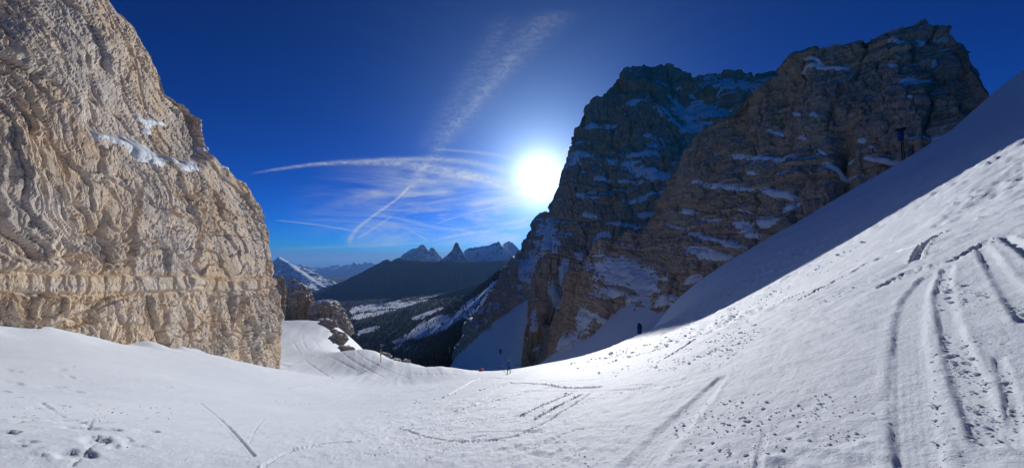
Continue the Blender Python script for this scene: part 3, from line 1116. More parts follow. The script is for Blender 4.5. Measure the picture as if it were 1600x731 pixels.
    ells = [(1130, 290, 42, 5, 4), (1190, 243, 58, 5, 4), (1205, 298, 30, 6, 14), (1105, 372, 36, 5, 14), (1108, 398, 34, 8, 10), (1168, 358, 22, 10, 25), (1378, 249, 36, 4, 6), (1472, 210, 34, 6, 6), (1405, 63, 24, 3, 2),
            (1424, 129, 26, 6, -8), (1272, 96, 14, 4, 20), (1075, 330, 16, 6, 10), (1445, 60, 8, 3, 0), (1480, 56, 12, 6, 20), (1285, 105, 30, 3, -5), (1245, 178, 8, 4, 20), (1272, 182, 10, 4, 25), (1212, 205, 16, 4, 12), (1250, 212, 10, 5, 0),
            (1281, 232, 10, 3, 30), (1305, 258, 20, 6, 25), (1326, 246, 10, 4, 0), (1345, 218, 8, 3, 0), (1360, 228, 9, 3, 0), (1172, 268, 10, 4, 0), (975, 425, 52, 22, 12), (1000, 440, 30, 20, 30), (955, 455, 26, 8, -5), (940, 500, 20, 6, 30), (985, 466, 14, 5, 0),
            (1040, 470, 20, 9, -20), (1080, 438, 14, 6, -20), (910, 500, 12, 20, 20), (890, 540, 14, 26, 25), (930, 545, 30, 6, -20), (960, 520, 16, 10, -20), (1115, 345, 22, 3, 10), (1150, 386, 20, 5, 10), (1060, 355, 20, 3, 12), (1165, 330, 22, 3, 10),
            (1230, 320, 20, 4, -30), (1195, 345, 18, 8, -20), (1440, 94, 10, 3, 0), (1460, 98, 7, 4, 0), (1395, 100, 12, 3, 5), (1420, 160, 6, 3, 0)]
    mk = ellipse_mask(X, Y, ells, nz, .8)
    up = N2[..., 2]
    gen = up * 1.1 - .92 + nz * .5
    gen[:, int(m * .80):] = -1
    mk = np.maximum(mk, np.where(Y < 620, gen, -1))
    patch_objects(G2, N2, mk, root, 1.3, keep=170, min_faces=9, blur_it=3)
    for ob in root.children:
        ob.location = tuple(-foot)
    return G2


build_near_peak()


def build_far_peak():
    tops = [(842, 333, 560), (858, 330, 540), (868, 300, 500), (877, 268, 498), (886, 222, 500), (907, 178, 508), (935, 150, 514), (962, 126, 520), (988, 101, 525), (1030, 96, 528), (1062, 104, 520), (1085, 118, 510), (1150, 109, 480), (1235, 100, 450), (1330, 112, 420)]
    bots = [(680, 600, 470), (745, 625, 400), (775, 625, 380), (800, 622, 370), (830, 618, 365), (865, 612, 360), (890, 608, 355), (915, 602, 352), (940, 596, 350), (975, 590, 348), (1010, 575, 345), (1040, 560, 340), (1090, 540, 330), (1170, 500, 320), (1280, 470, 310)]
    cols_ = []
    T = np.linspace(0, 1, 9)
    for b, t in zip(bots, tops):
        b, t = P(*b), P(*t)
        h = t[2] - b[2]
        out = np.array((-.3, -.95, 0))
        body = [b * (1 - k) + t * k + out * (.06 * h * math.sin(math.pi * k)) for k in T]
        cols_.append(body + cap_rows(t, np.array((50, 160, 0))))
    first = np.array(cols_[0]) + np.array((60, 190, -15))
    cols_ = [first] + cols_
    n, m = 490, 390
    G = loft(cols_, n, m, wt=[.3] + [1] * 14)
    nrm = grid_normals(G)
    if nrm[300, 150] @ np.array((-.3, -.95, 0)) < 0:
        nrm = -nrm
    X, Y = project(G)
    p = G.reshape(-1, 3)
    w = np.stack([fbm(p / 70, 3, 1), fbm(p / 70, 3, 2), fbm(p / 70, 3, 4)], -1)
    pw = p + w * 20
    d = 11 * fbm(pw / np.array((85, 85, 200)), 4, 306)
    v1, e1 = chisel(pw / np.array((60, 60, 100)), 311)
    v2, e2 = chisel((pw + 4 * w) / np.array((24, 24, 34)), 313)
    v3, e3 = chisel((p + w * 4) / np.array((10, 10, 12)), 317)
    v4, e4 = chisel((p + w * 1.5) / np.array((4.4, 4.4, 5)), 319)
    sA = p @ np.array((.95, -.3, 0)) + 11 * fbm(p / 40, 3, 341)
    zA = p[:, 2] + .08 * p[:, 0] + 11 * fbm(p / 60, 3, 343)
    b1, s1, q1, _ = courses(sA + .2 * zA, zA, 48, 62, 351)
    b2, s2, q2, _ = courses(sA + 9, zA + 5, 18, 20, 353)
    b3, s3, q3, _ = courses(sA + 2, zA + 3, 7, 7.5, 355)
    d = d + 13 * v1 + 9 * b1 - 5 * np.exp(-(s1 / 1.8) ** 2) - 3 * np.exp(-(q1 / 1.3) ** 2)
    d = d + 4.2 * b2 - 2.2 * np.exp(-(s2 / .9) ** 2) - 1.8 * np.exp(-(q2 / .8) ** 2) + 1.9 * b3
    d = d - 3 * v2 + 2.2 * v3 - 1.0 * v4 + 1.2 * fbm(p / np.array((6, 6, 22)), 4, 323, ridged=True)
    zz = p[:, 2] + .10 * p[:, 0] + 8 * fbm(p / 90, 2, 325)
    st = zz / 23
    fr = st - np.floor(st)
    d = d + 3.0 * (.3 + 1.2 * vnoise(p / 45, 327).clip(0, 1)) * (sstep(fr, 0, .15) * (1 - fr)) - 1.5
    d = d.reshape(X.shape)
    # keep the sun-side edge near where it stands in the photograph
    edge = np.exp(-((Y - 285) / 45) ** 2) * np.exp(-((X - 868) / 28) ** 2)
    d *= 1 - .75 * edge
    gully = [(818, 462), (820, 500), (814, 540), (812, 580), (800, 602), (690, 602), (690, 572), (741, 530), (778, 493)]
    gm = in_poly(X, Y, gully)
    gmf = blur(gm.astype(float)[..., None], 10)[..., 0]
    d = d * (1 - .86 * gmf) - 9 * gmf
    # couloirs and the snowy upper bowl
    d -= 14 * np.exp(-((X - 870 - (Y - 480) * -.35) / 12) ** 2) * sstep(Y, 400, 460)
    d -= 16 * np.exp(-((X - 1085 - (Y - 180) * .25) / 30) ** 2) * (1 - sstep(Y, 230, 300)) * sstep(Y, 110, 150)
    G2 = G + nrm * d[..., None]
    root = bpy.data.objects.new('rock_peak', None)
    col.objects.link(root)
    foot = P(830, 560, 380)
    root.location = tuple(foot)
    tag(root, 'tall dark snow-dusted rock peak just right of the sun, with a dome-shaped summit', 'mountain')
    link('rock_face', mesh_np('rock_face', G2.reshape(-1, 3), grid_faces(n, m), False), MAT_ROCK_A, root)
    N2 = grid_normals(blur(G2, 4))
    if N2[300, 150] @ np.array((-.3, -.95, 0)) < 0:
        N2 = -N2
    nz = fbm(p / np.array((16, 16, 6)), 5, 333).reshape(X.shape)
    ells = [(1100, 165, 50, 16, 12), (1150, 130, 60, 10, 3), (1190, 140, 40, 6, 8), (1075, 150, 30, 5, 20), (1060, 180, 40, 8, 25), (1090, 185, 18, 14, 30), (1000, 240, 30, 5, 5), (985, 250, 14, 5, -10), (1020, 205, 12, 3, 0), (1020, 223, 12, 3, 0), (900, 245, 18, 9, -15),
            (955, 245, 10, 5, 0), (1010, 270, 24, 8, 15), (1030, 280, 20, 6, 0), (940, 275, 14, 4, 0), (980, 282, 22, 4, 5), (1000, 310, 26, 5, -15), (1045, 300, 14, 4, -10), (905, 305, 10, 4, 0), (925, 310, 18, 3, 0), (860, 385, 16, 14, -30), (855, 360, 12, 18, 20),
            (820, 415, 10, 28, 15), (830, 395, 10, 24, 12), (950, 380, 22, 16, 40), (955, 390, 16, 8, 0), (870, 470, 7, 30, -18), (885, 500, 8, 30, -22), (900, 480, 12, 24, 20), (925, 340, 16, 4, 10), (905, 400, 10, 5, 0), (835, 500, 7, 16, 0), (850, 540, 10, 18, 30), (920, 195, 16, 5, -20), (960, 190, 16, 4, -15),
            (880, 430, 8, 20, 10), (965, 350, 30, 4, 5), (1010, 335, 16, 4, 0), (990, 160, 18, 3, -10), (1040, 130, 14, 3, 5)]
    mk = ellipse_mask(X, Y, ells, nz, .95)
    up = N2[..., 2]
    gen = up * 1.2 - .86 + nz * .7
    gen[:, int(m * .80):] = -1
    mk = np.maximum(mk, gen)
    mk = np.where(gmf > .05, -1, mk)
    patch_objects(G2, N2, mk, root, 2.2, keep=200, min_faces=8, blur_it=3)
    mg = gmf * 1.6 - .75 + .35 * nz
    patch_objects(G2, N2, mg, root, 5.0, name='snow_gully', keep=3, min_faces=60, blur_it=6)
    for ob in root.children:
        ob.location = tuple(-foot)
    return G2


FAR_G = build_far_peak()


# ----------------------------------------------------------------- rock towers and outcrops left of the valley
def ring_rock(name, prof, D, depth, label, cat, seed, size, n=170, m=150, mat=None, kids=True):
    """prof: rows (Y, Xleft, Xright) from foot to top"""
    prof = np.array(prof, float)
    tt = np.linspace(0, 1, m)
    tr = np.concatenate([[0], np.cumsum(np.abs(np.diff(prof[:, 0])) + 2)])
    tr /= tr[-1]
    Y = np.interp(tt, tr, prof[:, 0])
    xl = (np.interp(tt, tr, prof[:, 1]) - CX) / F * D
    xr = (np.interp(tt, tr, prof[:, 2]) - CX) / F * D
    z = (HY - Y) / F * D
    a = np.linspace(0, 2 * math.pi, n, endpoint=False)
    ca, sa = np.cos(a)[:, None], np.sin(a)[:, None]
    sq = (np.abs(ca) ** 4 + np.abs(sa) ** 4) ** -.25
    cx, hw = (xl + xr) / 2, (xr - xl) / 2
    x = cx[None] + hw[None] * ca * sq ** .6
    y = D + hw[None] * depth * sa * sq ** .6
    G = np.stack([x, y, np.broadcast_to(z[None], x.shape)], -1)
    out = np.stack([ca + 0 * x, sa + 0 * x, .25 + 0 * x], -1)
    p = G.reshape(-1, 3)
    w = np.stack([fbm(p / (size * 1.2), 3, seed + 1), fbm(p / (size * 1.2), 3, seed + 2), fbm(p / (size * 1.2), 3, seed + 4)], -1)
    v1, e1 = facets((p + w * size * .3) / np.array((size, size, size * 1.7)), seed + 11)
    v2, e2 = facets((p + w * size * .15) / (size * np.array((.42, .42, .6))), seed + 13)
    v3, e3 = facets(p / (size * .17), seed + 15)
    d = size * (.20 * v1 - .10 * (1 - sstep(e1, 0, .1)) + .12 * v2 + .06 * v3 + .09 * fbm(p / (size * np.array((.3, .3, 1.0))), 3, seed + 17, ridged=True))
    d = d.reshape(x.shape) * np.clip(hw[None] / (size * .35), .15, 1)
    G2 = G + out * d[..., None]
    top = G2[:, -1].mean(0)
    V = np.concatenate([G2.reshape(-1, 3), [top]])
    foot = np.array((cx[0], D, z[0]))
    q = grid_faces(n, m, True)
    i = np.arange(n)
    tri = np.stack([i * m + m - 1, ((i + 1) % n) * m + m - 1, np.full(n, n * m), np.full(n, n * m)], -1)
    me = bpy.data.meshes.new('rock_face')
    me.from_pydata((V - foot).tolist(), [], q.tolist() + tri[:, :3].tolist())
    me.update()
    root = bpy.data.objects.new(name, None)
    col.objects.link(root)
    root.location = tuple(foot)
    tag(root, label, cat)
    link('rock_face', me, mat or MAT_ROCK_T, root)
    if kids:
        N2 = grid_normals(blur(G2, 3))
        s = np.sign((N2 * out).sum(-1).mean())
        N2 = N2 * s
        nz = fbm(p / (size * .4), 3, seed + 19).reshape(x.shape)
        mk = N2[..., 2] * 1.3 - .72 + .5 * nz
        mk[:, :int(m * .12)] = -1
        k0 = len(root.children)
        patch_objects(G2 - foot, N2, mk, root, size * .05, keep=14, min_faces=14, blur_it=3)
    return root


ring_rock('rock_tower', [(520, 440, 497), (508, 441, 494), (480, 444, 489), (462, 446, 484), (452, 447, 478), (444, 450, 470), (439, 453, 462), (436, 456, 460), (434, 458, 459)], 172, .9,
          'dark jagged rock tower with a pointed top behind the sunlit cliff', 'rock', 400, 8.0)
ring_rock('rock_tower', [(525, 484, 546), (512, 487, 541), (500, 489, 536), (485, 490, 532), (476, 491, 527), (472, 494, 521), (470, 499, 514), (469, 505, 508)], 165, .9,
          'lower flat-topped rock tower capped with snow, left of the valley', 'rock', 430, 6.0)
ring_rock('rock_pillar', [(530, 420, 441), (500, 424, 441), (470, 428, 442), (445, 431, 443), (434, 434, 442), (431, 437, 441)], 150, .9,
          'slim rock pillar peeping out behind the edge of the sunlit cliff', 'rock', 450, 5.0, n=110, m=110, kids=False)


def boulder_mesh(seed, sub=3, fac=.5):
    bm = bmesh.new()
    bmesh.ops.create_icosphere(bm, subdivisions=sub, radius=1.0)
    V = np.array([v.co[:] for v in bm.verts])
    v1, e1 = facets(V * 1.1 + seed * 3.1, seed)
    v2, _ = facets(V * 2.6 + seed, seed + 7)
    d = 1 + fac * .7 * v1 + fac * .3 * v2 + .10 * fbm(V * 2 + seed, 3, seed)
    for v, q, k in zip(bm.verts, V, d):
        v.co = q * k
    me = bpy.data.meshes.new('boulder')
    bm.to_mesh(me)
    bm.free()
    return me


B_ROCK = [boulder_mesh(s, 4, .75) for s in (1, 2, 3, 4)]
for b_ in B_ROCK:
    b_.materials.append(MAT_ROCK_T)
OUT = [(512, 512, 12, 5), (528, 516, 13, 7), (541, 522, 12, 6), (553, 527, 12, 5), (563, 533, 11, 5), (573, 539, 10, 4), (584, 544, 8, 3.5), (500, 509, 9, 3), (520, 522, 5, 2.5), (536, 530, 5, 2), (602, 551, 7, 2.2), (618, 556, 7, 2), (634, 562, 6, 1.6)]
wd = ['topmost of the row below the flat-topped tower', 'second of the row below the flat-topped tower', 'third of the row down the snow edge', 'fourth of the row down the snow edge', 'fifth of the row down the snow edge', 'sixth of the row down the snow edge', 'seventh of the row down the snow edge',
      'half buried at the foot of the flat-topped tower', 'small, poking out of the snow under the row', 'smallest, alone in the snow below the row', 'just right of the marker post', 'low on the snow edge right of the marker post', 'lowest on the snow edge above the forest']
for i, (X, Y, w, h) in enumerate(OUT):
    D = float(np.interp(X, [500, 590, 640], [150, 107, 87]))
    p0 = P(X, Y, D)
    k = D / F
    o = link('rock_outcrop', B_ROCK[i % 4], None, None, (p0[0], p0[1] + 1.0, HSNOW(p0[0], p0[1]) + .1 * h * k))
    o.scale = (w * k * .95, w * k * .8, h * k * 1.25)
    o.rotation_euler = (RNG.uniform(-.2, .2), .45, RNG.uniform(0, 6))
    o.rotation_euler = (0, .4, RNG.uniform(-.5, .5))
    tag(o, 'weathered rock outcrop ' + wd[i], 'rock', 'rocks along the snow edge')

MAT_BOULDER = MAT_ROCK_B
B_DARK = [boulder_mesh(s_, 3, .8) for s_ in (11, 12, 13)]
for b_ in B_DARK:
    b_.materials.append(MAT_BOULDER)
for i, (X, Y, D, w, lab) in enumerate([(957, 529, 100, 7, 'dark boulder lowest at the shaded foot of the rock tower'), (969, 522, 120, 5, 'small dark boulder second from the bottom at the foot of the rock tower'), (1061, 482, 186, 7, 'dark boulder in the shaded snow right of the leaning snow gun'),
                                       (1088, 466, 180, 5, 'small dark boulder in the middle of the shaded snow edge'), (1150, 424, 168, 6, 'dark boulder where the shaded snow edge steepens'), (1252, 356, 150, 4, 'uppermost small dark boulder on the shaded snow edge')]):
    p0 = P(X, Y, D)
    k = D / F
    o = link('boulder', B_DARK[i % 3], None, None, (p0[0], p0[1], HSNOW(p0[0], p0[1]) + w * k * .15))
    o.scale = (w * k * .7, w * k * .6, w * k * .45)
    o.rotation_euler = (0, .3, i * 1.3)
    tag(o, lab, 'boulder', 'boulders at the foot of the rock tower')


# ----------------------------------------------------------------- far mountains
def mountain(name, sil, D, base_Y, run, mat, label, seed, amp, jag=1.5, n=200, m=50, kind=None):
    sil = np.array(sil, float)
    X = np.linspace(sil[0, 0], sil[-1, 0], n)
    Yc = np.interp(X, sil[:, 0], sil[:, 1])
    q1 = np.stack([X / 7.0, X * 0 + seed, X * 0], -1)
    Yc = Yc - jag * fbm(q1, 4, seed + 3, ridged=True, gain=.6) + jag * .4
    zc = (HY - Yc) / F * D
    zb = (HY - base_Y) / F * D
    xx = (X - CX) / F * D
    t = np.linspace(-1, 1, 2 * m)                          # -1 front foot, 0 crest, 1 back foot
    prof = 1 - np.abs(t) ** .85
    z = zb + (zc - zb)[:, None] * prof[None]
    y = D + t[None] * run + 0 * z
    x = np.broadcast_to(xx[:, None], z.shape)
    G = np.stack([x, y, z], -1)
    p = G.reshape(-1, 3)
    H = (zc.max() - zb)
    w = np.stack([fbm(p / (H * .8), 2, seed + 51), fbm(p / (H * .8), 2, seed + 52), p[:, 2] * 0], -1)
    q = p + w * H * .25
    q = q * np.array((1, .55, .35))
    d = fbm(q / (H * .42), 6, seed, ridged=True, gain=.55).reshape(z.shape)
    d2 = fbm(q / (H * .08), 3, seed + 9, ridged=True).reshape(z.shape)
    fade = sstep(np.abs(t), 0.0, .30)[None] * .93 + .07
    G[..., 2] += (d * amp * H + d2 * amp * .22 * H) * fade
    G[..., 1] -= d * amp * H * .8 * (t < 0)
    foot = np.array((xx.mean(), D, zb))
    me = mesh_np('mountain', (G - foot).reshape(-1, 3), grid_faces(n, 2 * m)[:, ::-1], True)
    o = link(name, me, mat, None, tuple(foot))
    if kind:
        o['kind'] = kind
    else:
        tag(o, label, 'mountain', 'peaks on the skyline')
    return o


def far_rock(name, lo, k, rock=(.16, .15, .15, 1)):
    t = NT(name)
    sx = t.N.new('ShaderNodeSeparateXYZ')
    t.L.new(t.geo.outputs['Normal'], sx.inputs[0])
    n = t.noise(k, 7, .65)
    up = t.math('ADD', sx.outputs[2], t.math('MULTIPLY', t.math('SUBTRACT', n, .5), .8))
    c = t.mix(t.ramp(up, lo, lo + .14), rock, (.82, .85, .9, 1))
    return t.done(c, .9, None, .1)


def forest_mat():
    t = NT('forest_slope')
    n = t.noise(.0035, 8, .7)
    c = t.mix(t.ramp(n, .4, .65), (.012, .022, .022, 1), (.020, .030, .028, 1))
    sx = t.N.new('ShaderNodeSeparateXYZ')
    t.L.new(t.geo.outputs['Position'], sx.inputs[0])
    n2 = t.noise(.0016, 8, .7)
    hh = t.math('ADD', sx.outputs[2], t.math('MULTIPLY', t.math('SUBTRACT', n2, .5), 420.0))
    c = t.mix(t.math('MULTIPLY', t.ramp(hh, -230.0, 30.0), .75), c, (.35, .37, .40, 1))
    return t.done(c, .95, t.bump(t.noise(.02, 6, .7), .6, 20.0), .05)


MAT_FAR = far_rock('far_rock', .60, .004)
MAT_FAR2 = far_rock('far_rock_snowy', .34, .003)
MAT_FOREST = forest_mat()
mountain('mountain', [(380, 445), (400, 428), (420, 410), (432, 403), (437, 401), (441, 403), (450, 408), (462, 418), (480, 430), (500, 444), (520, 455)], 13000, 470, 2600, MAT_FAR, 'snowy pyramid-shaped mountain showing just right of the sunlit cliff', 500, .22)
mountain('mountain_range', [(440, 430), (455, 424), (470, 412), (476, 414), (484, 417), (505, 418), (520, 415), (530, 413), (534, 416), (545, 412), (549, 414), (555, 409), (558, 413), (562, 411), (567, 413), (572, 408), (576, 411), (580, 409), (586, 412), (600, 411), (640, 415), (680, 420)], 28000, 434, 4200, MAT_FAR,
         'low jagged far-off range on the horizon left of the valley', 520, .10)
mountain('mountain', [(600, 425), (615, 408), (625, 403), (633, 396), (643, 389), (650, 387), (655, 385), (658, 382), (663, 382), (667, 388), (670, 392), (674, 386), (678, 386), (683, 393), (690, 400), (700, 406), (720, 418)], 15000, 440, 2300, MAT_FAR, 'broad crown-shaped rocky mountain with a notch on the skyline', 540, .15)
mountain('mountain', [(672, 425), (688, 407), (697, 399), (703, 393), (707, 389), (710, 381), (713, 377), (716, 379), (718, 385), (721, 390), (726, 398), (732, 408), (745, 425)], 10000, 440, 1300, MAT_FAR, 'sharp tooth-like rock peak in the middle of the skyline', 560, .12)
mountain('mountain', [(712, 412), (722, 398), (727, 390), (732, 387), (750, 384), (765, 381), (775, 378), (779, 376), (784, 383), (790, 392), (800, 402), (815, 420)], 11500, 445, 1800, MAT_FAR2, 'slanting snow-covered plateau mountain right of the tooth-like peak', 580, .14)
mountain('mountain', [(765, 410), (780, 389), (788, 379), (794, 376), (800, 378), (808, 386), (825, 400), (850, 415)], 12800, 435, 1700, MAT_FAR2, 'small pale far peak half hidden by the dark rock wall', 600, .14)
mountain('forested_ridge', [(430, 492), (470, 470), (500, 452), (520, 444), (540, 437), (560, 428), (575, 420), (590, 412), (600, 406), (606, 404), (612, 408), (618, 404), (624, 401), (630, 403), (640, 405), (670, 408), (700, 407), (730, 408), (760, 407), (800, 404), (860, 398)], 8800, 492, 3600, MAT_FOREST, None, 620, .085, .5, n=260, m=70, kind='structure')

mountain('forested_ridge', [(520, 500), (560, 485), (600, 477), (640, 470), (680, 462), (720, 450), (750, 440), (780, 428), (820, 412), (880, 395)], 5400, 505, 1500, MAT_FOREST, None, 640, .07, .6, n=200, m=50, kind='structure')


# ----------------------------------------------------------------- valley
val_ctrl = []
for X, Y, D in [(600, 560, 2200), (650, 566, 1500), (690, 560, 900), (720, 575, 500), (560, 520, 3000), (560, 485, 4600), (650, 505, 3100), (690, 520, 1900), (705, 500, 2000), (740, 470, 2100), (775, 432, 2300), (650, 474, 5000), (720, 462, 4800), (560, 465, 6500), (480, 472, 6500),
                (800, 405, 2600), (860, 350, 2300), (400, 480, 5000), (300, 480, 4000), (600, 640, 700), (500, 600, 900), (400, 600, 800), (750, 640, 350), (820, 640, 330), (900, 640, 330), (200, 500, 3000), (1000, 400, 2600), (480, 470, 12000), (650, 462, 10000), (800, 440, 10000), (1000, 440, 9000), (300, 460, 12000)]:
    q = P(X, Y, D)
    val_ctrl.append(((X - CX) / F, math.log(D), q[2]))
for u in (-1.5, -.8, -.3, .3, 1.0):
    val_ctrl.append((u, math.log(18000), -1500))
    val_ctrl.append((u, math.log(27000), -2000))
HV = TPS(val_ctrl, 1e-4)


def build_valley():
    nu, nd = 400, 300
    u = np.tan(np.radians(np.linspace(-58, 45, nu)))
    D = np.exp(np.linspace(np.log(310), np.log(27000), nd))
    U, DD = np.meshgrid(u, D, indexing='ij')
    Z = HV(U, np.log(DD))
    x = U * DD
    p = np.stack([x.ravel(), DD.ravel(), 0 * x.ravel()], -1)
    Z = Z + (fbm(p / 420, 4, 701).reshape(Z.shape)) * 26 * sstep(DD, 500, 1500)
    Z = Z + (fbm(p / 90, 3, 703).reshape(Z.shape)) * 6
    V = np.stack([x, DD, Z], -1)
    X, Y = project(V)
    nz = fbm(p / 260, 4, 705).reshape(Z.shape)
    nz2 = fbm(p / 60, 3, 707).reshape(Z.shape)
    s = np.full(Z.shape, -1.0)
    clear = [[(540, 498), (600, 478), (640, 470), (684, 460), (690, 463), (650, 474), (610, 488), (560, 500)], [(545, 480), (590, 474), (640, 466), (600, 482), (550, 492)], [(640, 498), (690, 478), (695, 482), (650, 502)],
             [(612, 534), (640, 520), (660, 500), (700, 490), (735, 468), (776, 434), (782, 440), (765, 470), (735, 500), (700, 508), (660, 520), (620, 540)], [(630, 528), (690, 502), (725, 494), (700, 515), (650, 530)],
             [(684, 556), (720, 530), (760, 494), (764, 498), (725, 538), (690, 562)], [(552, 518), (590, 508), (592, 513), (560, 524)], [(650, 566), (690, 547), (706, 545), (680, 565), (655, 574)], [(580, 530), (600, 538), (606, 546), (590, 540)]]
    for poly in clear:
        m = in_poly(X, Y, poly)
        s = np.where(m, 1.0, s)
    s = blur(s[..., None], 1)[..., 0]
    s = s + 1.2 * nz + 1.9 * nz2 - .25
    me = mesh_np('valley', V.reshape(-1, 3), grid_faces(nu, nd)[:, ::-1], True)
    attr(me, 'snow', s.ravel())
    t = NT('valley_ground')
    a = t.attr('snow')
    n = t.noise(.05, 5, .7)
    n3 = t.noise(.012, 6, .7)
    f = t.ramp(t.math('ADD', a, t.math('MULTIPLY', t.math('SUBTRACT', n, .5), 2.4)), .0, .35)
    dark = t.mix(t.ramp(n3, .4, .65), (.014, .022, .019, 1), (.032, .034, .028, 1))
    t.done(t.mix(f, dark, (.80, .84, .88, 1)), .95, t.bump(n, .5, 6.0), .05)
    o = link('valley', me, t.m)
    tag(o, kind='structure')
    return V, s, X, Y


VAL, VS, VX, VY = build_valley()


def build_forest():
    """one far-off wood: every tree a small spire of leaning boughs, joined as a single mass"""
    okm = (VX > 440) & (VX < 860) & (VY > 425) & (VY < 580) & (VAL[..., 1] > 550) & (VAL[..., 1] < 7000) & ((VS < .15) | (RNG.uniform(0, 1, VS.shape) < .12))
    ii, jj = np.nonzero(okm)
    w = 1.0 / VAL[ii, jj, 1] ** .3
    pick = RNG.choice(len(ii), 15000, p=w / w.sum())
    c = VAL[ii[pick], jj[pick]].copy()
    c[:, 0] += RNG.normal(0, 1, len(c)) * c[:, 1] * .0016
    c[:, 1] += RNG.normal(0, 1, len(c)) * c[:, 1] * .005
    h = RNG.uniform(13, 25, len(c)) * (1 + c[:, 1] / 9000)
    V, Fc = [], []
    k = 5
    base = 0
    allV = np.zeros((len(c), 2 * k + 2, 3), np.float32)
    a = np.arange(k) / k * 2 * math.pi
    for tier, (z0, r0) in enumerate(((.12, .24), (.45, .15))):
        rr = h[:, None] * r0 * RNG.uniform(.6, 1.25, (len(c), k))
        ang = a[None] + RNG.uniform(0, 6, (len(c), 1))
        allV[:, tier * (k + 1):tier * (k + 1) + k, 0] = c[:, :1] + rr * np.cos(ang)
        allV[:, tier * (k + 1):tier * (k + 1) + k, 1] = c[:, 1:2] + rr * np.sin(ang)
        allV[:, tier * (k + 1):tier * (k + 1) + k, 2] = c[:, 2:3] + h[:, None] * (z0 + RNG.uniform(-.06, .06, (len(c), k)))
        allV[:, tier * (k + 1) + k] = c + np.stack([0 * h, 0 * h, h * (.72 if tier == 0 else 1.0)], -1)
    f = []
    for tier in (0, 1):
        o = tier * (k + 1)
        for i in range(k):
            f.append((o + i, o + (i + 1) % k, o + k))
    f = np.array(f)
    faces = (f[None] + (np.arange(len(c)) * (2 * k + 2))[:, None, None]).reshape(-1, 3)
    me = mesh_np('forest', allV.reshape(-1, 3), faces, False)
    o = link('forest', me, plain('spruce_green', (.030, .045, .028, 1), .9, .5, .02, spec=.1))
    tag(o, 'dark spruce forest covering the valley below the slope', 'forest', kind='stuff')


build_forest()


# ----------------------------------------------------------------- small made things
def tube(bm, a, b, r0, r1, n=8):
    a, b = Vector(a), Vector(b)
    d = (b - a)
    L_ = d.length
    q = d.to_track_quat('Z', 'Y').to_matrix().to_4x4()
    q.translation = (a + b) / 2
    bmesh.ops.create_cone(bm, cap_ends=True, segments=n, radius1=r0, radius2=r1, depth=L_, matrix=q)


def bm_obj(name, bm, mat, parent=None, smooth=True):
    me = bpy.data.meshes.new(name)
    bm.to_mesh(me)
    bm.free()
    for f in me.polygons:
        f.use_smooth = smooth
    return link(name, me, mat, parent)


def empty(name, loc, rz=0):
    o = bpy.data.objects.new(name, None)
    col.objects.link(o)
    o.location = loc
    o.rotation_euler.z = rz
    return o


MAT_WOOD = plain('weathered_yellow_wood', (.50, .33, .12, 1), .7)
MAT_STEEL = plain('dark_steel', (.06, .06, .065, 1), .45, metal=.6)
MAT_BLUE = plain('blue_cover', (.010, .035, .17, 1), .65)
MAT_BLACK = plain('black_plastic', (.012, .012, .014, 1), .5)
MAT_RED = plain('red_padding', (.62, .03, .02, 1), .55)
MAT_GREY = plain('grey_metal', (.35, .36, .37, 1), .5, metal=.5)


def marker_post():
    g = ground_hit(595, 567)[0]
    if np.isnan(g[0]):
        g = P(595, 567, 90)
    k = g[1] / F
    root = empty('marker_post', tuple(g))
    tag(root, 'thin yellow wooden marker post standing alone in the snow at the valley edge', 'post')
    bm = bmesh.new()
    tube(bm, (0, 0, -.6), (0, 0, 13 * k), 1.0 * k * .55, .9 * k * .5)
    bm_obj('pole', bm, plain('grey_brown_wood', (.28, .18, .08, 1), .8), root)
    bm = bmesh.new()
    tube(bm, (0, 0, 12 * k), (0, 0, 22 * k), .95 * k, .9 * k)
    tube(bm, (0, 0, 22 * k), (0, 0, 22.6 * k), .9 * k, .3 * k)
    bm_obj('sleeve', bm, MAT_WOOD, root)


marker_post()


